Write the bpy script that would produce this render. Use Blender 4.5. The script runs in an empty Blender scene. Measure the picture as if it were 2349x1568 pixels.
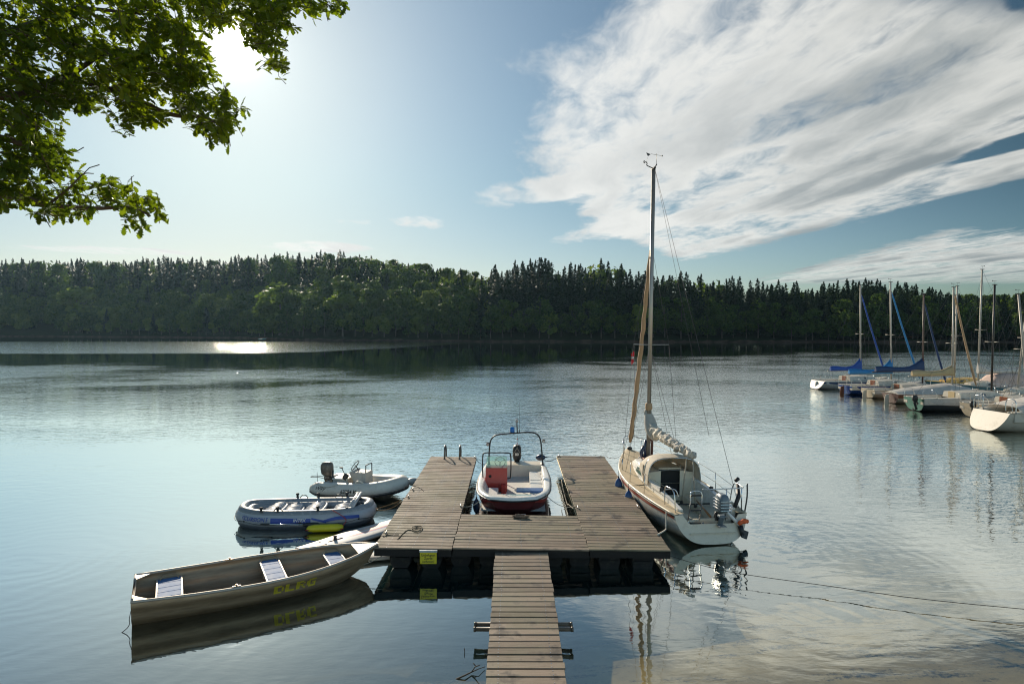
import bpy, math, random
import numpy as np
from mathutils import Vector, Matrix, Euler, noise as mnoise
SC = bpy.context.scene
COL = SC.collection
PI = math.pi
R = math.radians

# ------------------------------------------------------------------ camera
H, FPX = 5.5, 1450.0            # eye height over the water, focal length in pixels of a 2349 px wide picture
PITCH = math.atan(34 / FPX)
cd = bpy.data.cameras.new('camera'); cam = bpy.data.objects.new('camera', cd); COL.objects.link(cam)
cam.location = (0, 0, H); cam.rotation_euler = (PI / 2 - PITCH, 0, 0)
cd.sensor_width = 36.0; cd.lens = 36.0 * FPX / 2349.0
cd.clip_start = 0.1; cd.clip_end = 9000
SC.camera = cam

def P(x, y, z=0.0):
    """point of the place at height z that the photograph (2349 px wide) shows at x, y"""
    c, s = math.cos(PITCH), math.sin(PITCH)
    u, v = (x - 1174.5) / FPX, (784 - y) / FPX
    d = (u, c + v * s, -s + v * c)
    t = (z - H) / d[2]
    return Vector((d[0] * t, d[1] * t, z))
def PY(x, y, Y):
    """same, at distance Y instead of height z"""
    c, s = math.cos(PITCH), math.sin(PITCH)
    u, v = (x - 1174.5) / FPX, (784 - y) / FPX
    d = (u, c + v * s, -s + v * c)
    t = Y / d[1]
    return Vector((d[0] * t, Y, H + d[2] * t))

# ------------------------------------------------------------------ node helper
class G:
    def __init__(s, nt): s.nt = nt; s.n = nt.nodes; s.l = nt.links
    def new(s, t, ins=None, **kw):
        n = s.n.new(t)
        for k, v in kw.items(): setattr(n, k, v)
        for k, v in (ins or {}).items(): s.set(n.inputs[k], v)
        return n
    def set(s, inp, v):
        if isinstance(v, bpy.types.NodeSocket): s.l.new(v, inp)
        elif isinstance(v, (tuple, list)) and len(v) == 3 and inp.type == 'RGBA': inp.default_value = (*v, 1)
        else: inp.default_value = v
    def m(s, op, a, b=0.0, c=0.0, clamp=False):
        n = s.new('ShaderNodeMath', operation=op); n.use_clamp = clamp
        s.set(n.inputs[0], a); s.set(n.inputs[1], b); s.set(n.inputs[2], c)
        return n.outputs[0]
    def add(s, a, b): return s.m('ADD', a, b)
    def mul(s, a, b): return s.m('MULTIPLY', a, b)
    def sub(s, a, b): return s.m('SUBTRACT', a, b)
    def ss(s, x, a, b, t0=0.0, t1=1.0):
        n = s.new('ShaderNodeMapRange', interpolation_type='SMOOTHSTEP')
        s.set(n.inputs[0], x); s.set(n.inputs[1], a); s.set(n.inputs[2], b); s.set(n.inputs[3], t0); s.set(n.inputs[4], t1)
        return n.outputs[0]
    def lin(s, x, a, b, t0=0.0, t1=1.0):
        n = s.new('ShaderNodeMapRange'); n.clamp = True
        s.set(n.inputs[0], x); s.set(n.inputs[1], a); s.set(n.inputs[2], b); s.set(n.inputs[3], t0); s.set(n.inputs[4], t1)
        return n.outputs[0]
    def mix(s, f, a, b, typ='MIX'):
        n = s.new('ShaderNodeMix', data_type='RGBA', blend_type=typ)
        s.set(n.inputs[0], f); s.set(n.inputs[6], a); s.set(n.inputs[7], b)
        return n.outputs[2]
    def noise(s, vec, scale, detail=3.0, rough=0.5, dist=0.0, out=0):
        n = s.new('ShaderNodeTexNoise')
        if vec is not None: s.set(n.inputs['Vector'], vec)
        s.set(n.inputs['Scale'], scale); s.set(n.inputs['Detail'], detail); s.set(n.inputs['Roughness'], rough); s.set(n.inputs['Distortion'], dist)
        return n.outputs[out]
    def xyz(s, v):
        n = s.new('ShaderNodeSeparateXYZ'); s.set(n.inputs[0], v); return n.outputs
    def vec(s, x, y, z=0.0):
        n = s.new('ShaderNodeCombineXYZ'); s.set(n.inputs[0], x); s.set(n.inputs[1], y); s.set(n.inputs[2], z); return n.outputs[0]
    def mapv(s, v, loc=(0, 0, 0), rot=(0, 0, 0), scale=(1, 1, 1)):
        n = s.new('ShaderNodeMapping'); s.set(n.inputs[0], v); n.inputs[1].default_value = loc; n.inputs[2].default_value = rot; n.inputs[3].default_value = scale
        return n.outputs[0]
    def ramp(s, f, stops, interp='LINEAR'):
        n = s.new('ShaderNodeValToRGB'); n.color_ramp.interpolation = interp
        e = n.color_ramp.elements
        while len(e) < len(stops): e.new(0.5)
        for el, (p, c) in zip(e, stops):
            el.position = p; el.color = (*c, 1) if len(c) == 3 else c
        s.set(n.inputs[0], f); return n.outputs[0]
    def curve(s, x, pts):
        n = s.new('ShaderNodeFloatCurve'); c = n.mapping.curves[0]
        n.mapping.use_clip = False; n.mapping.extend = 'HORIZONTAL'
        while len(c.points) < len(pts): c.points.new(0.5, 0.5)
        for p, (a, b) in zip(c.points, pts): p.location = (a, b); p.handle_type = 'VECTOR'
        n.mapping.update(); s.set(n.inputs['Value'], x); return n.outputs[0]

# ------------------------------------------------------------------ sky and sun
SUN_AZ, SUN_EL = R(-23.4), R(22.3)       # azimuth east of +Y, seen at the edge of the oak leaves
sdir = Vector((math.sin(SUN_AZ) * math.cos(SUN_EL), math.cos(SUN_AZ) * math.cos(SUN_EL), math.sin(SUN_EL)))
w = bpy.data.worlds.new('World'); SC.world = w; w.use_nodes = True
g = G(w.node_tree); g.n.clear()
tc = g.new('ShaderNodeTexCoord').outputs['Generated']
sky = g.new('ShaderNodeTexSky', sky_type='NISHITA', sun_disc=False)
sky.sun_elevation = SUN_EL; sky.sun_rotation = SUN_AZ; sky.altitude = 200; sky.air_density = 1.0; sky.dust_density = 0.35; sky.ozone_density = 1.6
dx, dy, dz = g.xyz(tc)
z = g.m('MAXIMUM', dz, 0.012)
u = g.m('DIVIDE', dx, z); v = g.m('DIVIDE', dy, z)
uv = g.vec(u, v)
# cloud deck laid out on a plane high overhead: u to the right, v away from the viewer
warp = g.new('ShaderNodeVectorMath', operation='SUBTRACT', ins={0: g.noise(g.mapv(uv, scale=(1, .6, 1)), 1.3, 3, .6, out=1), 1: (.5, .5, .5)}).outputs[0]
wuv = g.new('ShaderNodeVectorMath', operation='MULTIPLY_ADD', ins={0: warp, 1: (.35, .8, 0), 2: uv}).outputs[0]
wu, wv, _ = g.xyz(wuv)
big = g.noise(g.mapv(wuv, loc=(3.1, 1.7, 0), rot=(0, 0, R(-14)), scale=(1.5, .40, 1)), 1.0, 2, .5)
mid = g.noise(g.mapv(wuv, loc=(7, 2, 0), rot=(0, 0, R(-14)), scale=(3.2, .9, 1)), 1.0, 5, .58)
fin = g.noise(g.mapv(wuv, loc=(1, 9, 0), rot=(0, 0, R(-14)), scale=(9, 4.0, 1)), 1.0, 4, .62)
v10 = g.m('DIVIDE', wv, 10.0)
uL = g.curve(v10, [(0, .45), (.19, .30), (.24, .0), (.33, .02), (.48, .22), (.65, .85), (.967, 2.5), (1.0, 2.7)])
uR = g.curve(v10, [(0, 4.0), (.19, 4.0), (.35, 3.8), (.414, 3.6), (.6, 3.3), (.8, 3.0), (.967, 2.75), (1.0, 2.4)])
e1 = g.m('MINIMUM', g.mul(g.sub(wu, uL), 1.6), g.mul(g.sub(uR, wu), 1.3))
e1 = g.ss(e1, -.30, .58)
def blob(cu, cv, ru, rv, rot=0.0):
    a = g.sub(wu, cu); b = g.sub(wv, cv); c_, s_ = math.cos(rot), math.sin(rot)
    p_ = g.m('DIVIDE', g.add(g.mul(a, c_), g.mul(b, s_)), ru); q_ = g.m('DIVIDE', g.sub(g.mul(b, c_), g.mul(a, s_)), rv)
    return g.ss(g.add(g.mul(p_, p_), g.mul(q_, q_)), 1.0, 0.15)
e2 = g.m('MINIMUM', g.mul(g.sub(wu, g.add(4.15, g.mul(g.sub(wv, 6.0), .12))), .8), g.m('MINIMUM', g.mul(g.sub(wv, 6.0), .45), g.mul(g.sub(15.5, wv), .25)))
lo = g.ss(e2, -.15, .55)
w1 = blob(-2.45, 7.9, .95, .75); w2 = blob(-5.2, 8.3, 1.6, .6, R(12)); w3 = blob(-.9, 6.1, .35, .5); w4 = blob(.12, 4.7, .42, .7, R(30))
w5 = blob(1.0, 6.6, .6, 1.3, R(20)); w6 = blob(-1.5, 6.1, .3, .25)
gap1 = blob(1.42, 2.95, .22, .95, R(24)); gap2 = blob(2.75, 3.45, .16, .75, R(8)); gap3 = blob(1.62, 1.93, .22, .10); gap4 = blob(3.6, 5.2, .3, 1.6)
cov = g.add(g.mul(e1, 1.0), g.mul(lo, .93))
cov = g.add(cov, g.mul(g.add(g.add(w1, g.mul(w2, .8)), g.add(g.mul(w3, .75), g.add(g.mul(w4, .62), g.add(g.mul(w5, .7), g.mul(w6, .6))))), .95))
cov = g.sub(cov, g.mul(g.add(g.add(g.mul(gap1, .62), gap2), g.add(gap3, gap4)), .62))
tex = g.add(g.mul(big, .38), g.add(g.mul(mid, .40), g.mul(fin, .24)))
dens = g.ss(g.add(cov, g.mul(g.sub(tex, .51), 3.6)), .32, 1.08)
dens = g.mul(dens, g.mul(g.ss(dz, .02, .09), g.ss(g.sub(v, g.mul(g.m('ABSOLUTE', u), .25)), 1.50, 1.74)))
# brightness of the cloud: thin parts and parts nearer the sun are whiter
sd = g.new('ShaderNodeVectorMath', operation='DOT_PRODUCT', ins={0: tc, 1: tuple(sdir)}).outputs['Value']
near = g.ss(sd, .55, .97)
thick = g.ss(g.add(g.mul(big, .75), g.mul(mid, .45)), .50, .80)
cb = g.mix(thick, (.64, .64, .605), (.22, .25, .26))
cb = g.mix(g.mul(near, .65), cb, (.76, .76, .74))
ang = g.m('ARCCOSINE', g.m('MINIMUM', sd, .999999))
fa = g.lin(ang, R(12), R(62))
skt = g.mix(g.ss(ang, R(66), R(115)), g.mix(fa, (.072, .081, .0765), (.0155, .0222, .0225)), (.15, .16, .14))  # sky behind the viewer brightened, an added unseen fill light
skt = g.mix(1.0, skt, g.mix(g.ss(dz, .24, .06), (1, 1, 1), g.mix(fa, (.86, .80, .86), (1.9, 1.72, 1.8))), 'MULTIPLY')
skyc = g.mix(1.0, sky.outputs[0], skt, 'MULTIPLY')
lum = g.new('ShaderNodeVectorMath', operation='DOT_PRODUCT', ins={0: skyc, 1: (.33, .34, .33)}).outputs['Value']
skyc = g.new('ShaderNodeVectorMath', operation='SCALE', ins={0: skyc, 3: g.m('DIVIDE', 1.22, g.add(1.0, g.mul(lum, .85)))}).outputs[0]
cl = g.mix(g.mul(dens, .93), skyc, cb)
# circumsolar glow
halo = g.add(g.mul(g.m('EXPONENT', g.mul(ang, -130)), 26.0), g.add(g.mul(g.m('EXPONENT', g.mul(ang, -15)), .26), g.mul(g.m('EXPONENT', g.mul(ang, -4.0)), .12)))
haloc = g.new('ShaderNodeVectorMath', operation='SCALE', ins={0: (1.0, .97, .90), 3: halo}).outputs[0]
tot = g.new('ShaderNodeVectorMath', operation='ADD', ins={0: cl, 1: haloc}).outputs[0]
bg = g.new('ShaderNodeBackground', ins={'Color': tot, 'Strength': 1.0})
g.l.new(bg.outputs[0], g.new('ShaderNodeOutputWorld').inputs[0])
w.cycles.sampling_method = 'MANUAL'; w.cycles.sample_map_resolution = 1024

sl = bpy.data.lights.new('sun', 'SUN'); so = bpy.data.objects.new('sun', sl); COL.objects.link(so)
sl.energy = 5.0; sl.angle = R(0.55); sl.color = (1.0, .87, .69)
so.rotation_euler = (-sdir).to_track_quat('-Z', 'Y').to_euler()
SC.view_settings.view_transform = 'Standard'; SC.view_settings.look = 'None'
SC.view_settings.exposure = 0.32; SC.view_settings.gamma = 1.0
SC.cycles.max_bounces = 8; SC.cycles.transparent_max_bounces = 12; SC.cycles.volume_bounces = 0
SC.cycles.pixel_filter_type = 'BLACKMAN_HARRIS'; SC.cycles.filter_width = 1.15
SC.cycles.sample_clamp_indirect = 6.0; SC.cycles.use_denoising = True
SC.cycles.caustics_reflective = False; SC.cycles.caustics_refractive = False

# ------------------------------------------------------------------ mesh helpers
def tag(o, label=None, cat=None, group=None, kind=None):
    if label: o['label'] = label
    if cat: o['category'] = cat
    if group: o['group'] = group
    if kind: o['kind'] = kind
    return o
def empty(name, loc=(0, 0, 0), rz=0.0, label=None, cat=None, group=None, rot=None):
    o = bpy.data.objects.new(name, None); COL.objects.link(o); o.empty_display_size = .3
    o.location = loc; o.rotation_euler = rot if rot else (0, 0, rz)
    return tag(o, label, cat, group)
def np_mesh(name, verts, faces, mats, fm=None, smooth=None):
    """verts (n,3) array, faces (m,k) array of equal size polygons or a list of lists"""
    me = bpy.data.meshes.new(name)
    verts = np.asarray(verts, dtype=np.float32)
    if isinstance(faces, np.ndarray):
        k = faces.shape[1]; nf = len(faces); flat = faces.ravel(); starts = np.arange(nf) * k
    else:
        ls = np.array([len(f) for f in faces]); starts = np.concatenate([[0], np.cumsum(ls)[:-1]]); flat = np.concatenate([np.asarray(f) for f in faces]); nf = len(faces)
    me.vertices.add(len(verts)); me.vertices.foreach_set('co', verts.ravel())
    me.loops.add(len(flat)); me.loops.foreach_set('vertex_index', flat.astype(np.int32))
    me.polygons.add(nf); me.polygons.foreach_set('loop_start', starts.astype(np.int32))
    for m_ in mats: me.materials.append(m_)
    if fm is not None: me.polygons.foreach_set('material_index', np.asarray(fm, dtype=np.int32))
    if smooth is not None: me.polygons.foreach_set('use_smooth', np.full(nf, bool(smooth)) if isinstance(smooth, bool) else np.asarray(smooth, dtype=bool))
    me.update(calc_edges=True); me.validate()
    return me
def link(name, me, parent=None, loc=None, rot=None):
    o = bpy.data.objects.new(name, me); COL.objects.link(o)
    if parent is not None: o.parent = parent
    if loc is not None: o.location = loc
    if rot is not None: o.rotation_euler = rot
    return o
def cr(pts, n=8, closed=False):
    """Catmull-Rom through points"""
    P_ = [Vector(p) for p in pts]; out = []; N = len(P_)
    rng = range(N if closed else N - 1)
    for i in rng:
        p0 = P_[(i - 1) % N] if closed or i > 0 else P_[0] * 2 - P_[1]
        p1 = P_[i]; p2 = P_[(i + 1) % N]
        p3 = P_[(i + 2) % N] if closed or i + 2 < N else P_[-1] * 2 - P_[-2]
        for k in range(n):
            t = k / n
            out.append(.5 * ((2 * p1) + (p2 - p0) * t + (2 * p0 - 5 * p1 + 4 * p2 - p3) * t * t + (3 * p1 - p0 - 3 * p2 + p3) * t ** 3))
    if not closed: out.append(P_[-1].copy())
    return out
class MB:
    def __init__(s): s.v = []; s.f = []; s.fm = []; s.sm = []; s.mi = 0
    def add(s, vs, fs, sm=False, mi=None):
        b = len(s.v); s.v += [tuple(p) for p in vs]
        for f in fs: s.f.append([i + b for i in f]); s.fm.append(s.mi if mi is None else mi); s.sm.append(sm)
        return s
    def box(s, c, d, rot=None, bev=0.0, mi=None, taper=(1, 1)):
        hx, hy, hz = d[0] / 2, d[1] / 2, d[2] / 2
        b = min(bev, hx * .49, hy * .49, hz * .49)
        if b <= 0:
            vs = [(x * hx * (taper[0] if z > 0 else 1), y * hy * (taper[1] if z > 0 else 1), z * hz) for z in (-1, 1) for x, y in ((-1, -1), (1, -1), (1, 1), (-1, 1))]
            fs = [(3, 2, 1, 0), (4, 5, 6, 7), (0, 1, 5, 4), (1, 2, 6, 5), (2, 3, 7, 6), (3, 0, 4, 7)]
        else:
            def ring(z, ix):
                tx = taper[0] if z > 0 else 1; ty = taper[1] if z > 0 else 1
                X, Y = hx * tx - ix, hy * ty - ix; q = b
                return [(-X + q, -Y, z), (X - q, -Y, z), (X, -Y + q, z), (X, Y - q, z), (X - q, Y, z), (-X + q, Y, z), (-X, Y - q, z), (-X, -Y + q, z)]
            vs = ring(-hz, b * .8) + ring(-hz + b, 0) + ring(hz - b, 0) + ring(hz, b * .8)
            fs = [tuple(range(7, -1, -1)), tuple(range(24, 32))]
            for k in range(3):
                for i in range(8):
                    j = (i + 1) % 8; fs.append((k * 8 + i, k * 8 + j, k * 8 + 8 + j, k * 8 + 8 + i))
        M = Matrix.Identity(3) if rot is None else (rot if isinstance(rot, Matrix) else Euler(rot).to_matrix())
        c = Vector(c)
        return s.add([c + M @ Vector(p) for p in vs], fs, False, mi)
    def tube(s, pts, r, n=8, closed=False, caps=True, sm=True, mi=None, flat=1.0, up=None):
        pts = [Vector(p) for p in pts]; N = len(pts)
        rs = r if isinstance(r, (list, tuple)) else [r] * N
        T = []
        for i in range(N):
            a = pts[(i - 1) % N] if closed or i > 0 else pts[i]; b_ = pts[(i + 1) % N] if closed or i < N - 1 else pts[i]
            d = b_ - a; T.append(d.normalized() if d.length > 1e-9 else Vector((0, 0, 1)))
        if up is not None: nrm = Vector(up)
        else: nrm = Vector((0, 0, 1)) if abs(T[0].z) < .9 else Vector((1, 0, 0))
        vs = []
        for i in range(N):
            if up is not None: nrm = Vector(up)
            nrm = (nrm - T[i] * nrm.dot(T[i]))
            nrm = nrm.normalized() if nrm.length > 1e-6 else T[i].orthogonal().normalized()
            bn = T[i].cross(nrm)
            for k in range(n):
                a = 2 * PI * k / n
                vs.append(pts[i] + (nrm * math.cos(a) * flat + bn * math.sin(a)) * rs[i])
        fs = []
        for i in range(N if closed else N - 1):
            j = (i + 1) % N
            for k in range(n):
                l = (k + 1) % n; fs.append((i * n + k, i * n + l, j * n + l, j * n + k))
        if caps and not closed: fs += [tuple(range(n - 1, -1, -1)), tuple(range((N - 1) * n, N * n))]
        return s.add(vs, fs, sm, mi)
    def loft(s, secs, closed=True, caps=(True, True), sm=True, mi=None):
        n = len(secs[0]); vs = [p for sec in secs for p in sec]; fs = []
        for i in range(len(secs) - 1):
            for k in range(n if closed else n - 1):
                l = (k + 1) % n; fs.append((i * n + k, i * n + l, (i + 1) * n + l, (i + 1) * n + k))
        s.add(vs, fs, sm, mi)
        if caps[0]: s.add(secs[0], [tuple(range(n - 1, -1, -1))], False, mi)
        if caps[1]: s.add(secs[-1], [tuple(range(n))], False, mi)
        return s
    def lathe(s, prof, c=(0, 0, 0), n=20, axis='z', sm=True, mi=None):
        secs = []
        for rr, h in prof:
            ring = []
            for k in range(n):
                a = 2 * PI * k / n; x, y = rr * math.cos(a), rr * math.sin(a)
                p = (x, y, h) if axis == 'z' else ((h, x, y) if axis == 'x' else (y, h, x))
                ring.append((p[0] + c[0], p[1] + c[1], p[2] + c[2]))
            secs.append(ring)
        return s.loft(secs, True, (True, True), sm, mi)
    def poly(s, pts, mi=None): return s.add(pts, [tuple(range(len(pts)))], False, mi)
    def prism(s, pts, d, mi=None, bottom=True):
        """polygon (list of 3d points) extruded by vector d"""
        n = len(pts); d = Vector(d); q = [Vector(p) for p in pts]
        vs = q + [p + d for p in q]
        fs = [tuple(range(n, 2 * n))] + ([tuple(range(n - 1, -1, -1))] if bottom else [])
        fs += [(i, (i + 1) % n, n + (i + 1) % n, n + i) for i in range(n)]
        return s.add(vs, fs, False, mi)
    def build(s, name, mat, parent=None, loc=None, rot=None, smooth_all=None):
        me = np_mesh(name, s.v, s.f, mat if isinstance(mat, (list, tuple)) else [mat], s.fm, s.sm if smooth_all is None else smooth_all)
        return link(name, me, parent, loc, rot)
def copy_tree(o, parent=None):
    c = o.copy(); COL.objects.link(c)
    if parent is not None: c.parent = parent
    for ch in list(o.children): copy_tree(ch, c)
    return c

# ------------------------------------------------------------------ materials
def mat(name):
    m_ = bpy.data.materials.new(name); m_.use_nodes = True
    g_ = G(m_.node_tree); g_.n.clear()
    out = g_.new('ShaderNodeOutputMaterial')
    return m_, g_, out
def simple(name, col, rough=.5, metal=0.0, var=.12, scale=6.0, bump=0.0, bscale=40, dirt=None, dirt_amt=.5, spec=.5, sub=None, coat=0.0, coords='Object', stretch=(1, 1, 1), trans=0.0):
    m_, g_, out = mat(name)
    tcn = g_.new('ShaderNodeTexCoord').outputs[coords]
    vv = g_.mapv(tcn, scale=stretch)
    n1 = g_.noise(vv, scale, 5, .6)
    c = g_.mix(g_.lin(n1, .3, .7), tuple(x * (1 - var) for x in col), tuple(min(1, x * (1 + var)) for x in col))
    if dirt:
        n2 = g_.noise(vv, scale * 1.9, 6, .68)
        c = g_.mix(g_.mul(g_.ss(n2, .48, .72), dirt_amt), c, dirt)
    ins = {'Base Color': c, 'Roughness': g_.add(rough, g_.mul(g_.sub(n1, .5), .2)), 'Metallic': metal, 'Specular IOR Level': spec, 'Coat Weight': coat}
    b = g_.new('ShaderNodeBsdfPrincipled', ins=ins)
    if bump:
        bn = g_.new('ShaderNodeBump', ins={'Height': g_.noise(vv, bscale, 4, .6), 'Strength': bump, 'Distance': .01})
        g_.l.new(bn.outputs[0], b.inputs['Normal'])
    o_ = b.outputs[0]
    if trans:
        t_ = g_.new('ShaderNodeBsdfTranslucent', ins={'Color': c})
        o_ = g_.new('ShaderNodeMixShader', ins={0: trans, 1: o_, 2: t_.outputs[0]}).outputs[0]
    g_.l.new(o_, out.inputs[0])
    return m_
def leaf_mat(name, cols, trans=.4, scale=.35, big=0.0, rough=.5, rnd=True, tcol=None, spec=.04):
    m_, g_, out = mat(name)
    ob = g_.new('ShaderNodeTexCoord').outputs['Object']
    gi = g_.new('ShaderNodeNewGeometry'); oi = g_.new('ShaderNodeObjectInfo')
    f = g_.add(g_.mul(g_.noise(ob, scale, 3, .6), .6), g_.add(g_.mul(gi.outputs['Random Per Island'], .3), g_.mul(oi.outputs['Random'], .25 if rnd else 0)))
    if big: f = g_.add(f, g_.mul(g_.sub(g_.noise(ob, big, 2, .5), .5), 1.1))
    c = g_.ramp(f, [(.25, cols[0]), (.5, cols[1]), (.85, cols[2])])
    d = g_.new('ShaderNodeBsdfPrincipled', ins={'Base Color': c, 'Roughness': rough, 'Specular IOR Level': spec})
    tc_ = g_.mix(1.0, c, tcol or (1.5, 1.7, .7), 'MULTIPLY')
    t_ = g_.new('ShaderNodeBsdfTranslucent', ins={'Color': tc_})
    mx = g_.new('ShaderNodeMixShader', ins={0: trans, 1: d.outputs[0], 2: t_.outputs[0]})
    g_.l.new(mx.outputs[0], out.inputs[0])
    return m_

# ------------------------------------------------------------------ lake bed and water
def depth_at(x, y):
    """lake floor: shallow sand to the near right, dropping away under the jetty"""
    s = (y - (6.6 + .78 * x)) if x > 0 else (y - (6.6 + .12 * x))
    s = s - 1.2 * math.exp(-((x + 1) / 3.0) ** 2)
    d = .25 + .07 * max(s, 0) + .020 * max(s, 0) ** 2 if s > 0 else .25 + .07 * s
    return -min(max(d, -.6), 7.0) + .05 * mnoise.noise(Vector((x * .4, y * .4, 0)))
m_bed, g, out = mat('lake_bed_sand')
pos = g.new('ShaderNodeNewGeometry').outputs['Position']
px_, py_, pz_ = g.xyz(pos)
n1 = g.noise(pos, .9, 6, .65); n2 = g.noise(g.mapv(pos, rot=(0, 0, R(25)), scale=(.5, 2.2, 1)), 1.6, 5, .6); n3 = g.noise(pos, 14, 3, .6)
sand = g.mix(g.lin(n1, .35, .65), (.74, .54, .27), (.50, .36, .18))
sand = g.mix(g.ss(g.add(g.mul(n2, .7), g.mul(n3, .3)), .5, .66), sand, (.075, .06, .045))
weed_murk = g.mix(g.lin(n1, .4, .6), (.030, .045, .018), (.055, .065, .028))
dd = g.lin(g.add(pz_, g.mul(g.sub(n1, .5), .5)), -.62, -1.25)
deep = g.mix(g.lin(pz_, -1.1, -3.0), weed_murk, (.006, .022, .016))  # weed green; light lost in deeper water is painted into the bed colour
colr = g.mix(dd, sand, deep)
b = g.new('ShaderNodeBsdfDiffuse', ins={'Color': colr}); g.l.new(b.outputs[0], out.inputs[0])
xs = np.concatenate([np.linspace(-700, -30, 12), np.linspace(-26, 26, 70), np.linspace(30, 700, 12)])
ys = np.concatenate([np.linspace(-60, 2, 8), np.linspace(3, 40, 60), np.linspace(46, 700, 14)])
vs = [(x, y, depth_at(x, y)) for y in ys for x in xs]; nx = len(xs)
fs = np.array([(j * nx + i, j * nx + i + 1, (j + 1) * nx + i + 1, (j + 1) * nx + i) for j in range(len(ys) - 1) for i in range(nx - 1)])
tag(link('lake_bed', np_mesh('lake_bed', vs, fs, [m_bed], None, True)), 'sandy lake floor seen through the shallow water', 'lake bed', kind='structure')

m_water, g, out = mat('lake_water')
pos = g.new('ShaderNodeNewGeometry').outputs['Position']
px_, py_, pz_ = g.xyz(pos)
# ruffled and calm zones of the lake
wob = g.mul(g.sub(g.noise(g.mapv(pos, scale=(.02, .05, 1)), 1.0, 4, .6), .5), 30.0)
yw = g.add(py_, wob)
xn = g.m('DIVIDE', px_, py_)
xq = g.add(g.mul(xn, .5), .5)
cx_ = lambda pts: g.mul(g.curve(xq, [(.5 + .5 * a_, b_ / 300) for a_, b_ in pts]), 300)
lim = cx_([(-.9, 108), (-.5, 100), (-.2, 86), (0, 102), (.07, 113), (.22, 131), (.5, 158), (.85, 172)])
brk = g.mul(g.sub(g.noise(g.mapv(pos, scale=(.25, .5, 1)), 1.0, 3, .7), .5), .30)
ruff = g.ss(g.add(g.m('DIVIDE', g.add(py_, g.mul(wob, .5)), lim), brk), 1.06, .66)
limF = cx_([(-.9, 127), (-.4, 127), (-.3, 137), (-.19, 160), (-.08, 205), (0, 260), (.9, 300)])
far1 = g.mul(g.ss(g.add(py_, g.mul(wob, .25)), limF, g.add(limF, 9)), g.ss(py_, 243, 236))
nearcalm = g.ss(g.add(py_, g.mul(wob, .10)), g.lin(xn, -.1, .3, 12.5, 19), g.lin(xn, -.1, .3, 30, 50))
lee = g.ss(g.noise(g.mapv(pos, loc=(4, 7, 0), scale=(.055, .10, 1)), 1.0, 2, .5), .36, .62)
left = g.m('MAXIMUM', g.ss(xn, -.50, -.02, .22, 1.0), g.ss(py_, 45, 80))
amp = g.add(g.mul(g.ss(xn, -.45, -.05, .3, 1.0), g.ss(py_, 11, 22, .02, .10)), g.mul(nearcalm, g.mul(g.add(.30, g.mul(lee, .70)), left)))
amp = g.mul(amp, ruff)
amp = g.add(g.m('MAXIMUM', amp, g.mul(far1, 1.0)), .035)
warpn = g.new('ShaderNodeVectorMath', operation='SCALE', ins={0: g.noise(pos, .25, 2, .5, out=1), 3: 1.2}).outputs[0]
pw = g.new('ShaderNodeVectorMath', operation='ADD', ins={0: pos, 1: warpn}).outputs[0]
h1 = g.noise(g.mapv(pw, rot=(0, 0, R(12)), scale=(.75, 1.6, 1)), 1.7, 3, .55)
h2 = g.noise(g.mapv(pw, rot=(0, 0, R(-16)), scale=(.8, 1.7, 1)), 4.2, 2, .5)
h3 = g.noise(g.mapv(pos, rot=(0, 0, R(5)), scale=(.35, .7, 1)), .8, 2, .5)
streak = g.noise(g.mapv(pw, rot=(0, 0, R(-9)), scale=(.30, 1.5, 1)), 1.5, 3, .5)
hh = g.add(g.mul(g.add(g.mul(h1, .052), g.mul(h2, .021)), amp), g.add(g.mul(h3, .006), g.mul(streak, g.mul(.007, g.mul(g.ss(xn, .12, .34), g.ss(py_, 9, 14))))))
# rings spreading beside the moored yacht
def rings(cx, cy, k, dec):
    r = g.m('SQRT', g.add(g.m('POWER', g.sub(px_, cx), 2), g.m('POWER', g.sub(py_, cy), 2)))
    r = g.add(r, g.add(g.mul(h3, .9), g.mul(g.noise(g.mapv(pos, loc=(3, 3, 0)), .5, 2, .5), 1.2)))
    return g.mul(g.m('SINE', g.mul(r, k)), g.m('EXPONENT', g.mul(r, -dec)))
rg = g.add(g.mul(rings(6.2, 15.2, 15.0, .34), .0020), g.mul(rings(-11.5, 14.5, 13.0, .16), .0010))
hh = g.add(hh, rg)
bmp = g.new('ShaderNodeBump', ins={'Height': hh, 'Strength': 1.0, 'Distance': 1.0})
# reflectance after Schlick, the same from above and from below the surface
cosn = g.m('ABSOLUTE', g.new('ShaderNodeVectorMath', operation='DOT_PRODUCT', ins={0: bmp.outputs[0], 1: g.new('ShaderNodeNewGeometry').outputs['Incoming']}).outputs['Value'])
fr = g.add(.02, g.mul(g.m('POWER', g.m('MAXIMUM', g.sub(1.0, cosn), 0.0), 5.0), .98))
fr = g.curve(fr, [(0, .13), (.03, .20), (.055, .30), (.11, .55), (.2, .82), (.385, .97), (.6, 1), (1, 1)])
rgh = g.add(.012, g.add(g.mul(far1, .05), g.mul(g.mul(ruff, g.mul(g.ss(py_, 28, 95), g.ss(xn, -.34, -.05))), .06)))
gl = g.new('ShaderNodeBsdfGlossy', ins={'Color': (.93, .99, .965), 'Roughness': rgh, 'Normal': bmp.outputs[0]})
tr = g.new('ShaderNodeBsdfTransparent', ins={'Color': (.93, .97, .92)})
body = g.new('ShaderNodeBsdfDiffuse', ins={'Color': (.009, .034, .035)})
under = g.new('ShaderNodeMixShader', ins={0: g.lin(g.sub(py_, g.mul(g.m('MAXIMUM', px_, -1), .78)), 8.0, 16.5, .05, .93), 1: tr.outputs[0], 2: body.outputs[0]})
mx = g.new('ShaderNodeMixShader', ins={0: fr, 1: under.outputs[0], 2: gl.outputs[0]})
g.l.new(mx.outputs[0], out.inputs[0])
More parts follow.
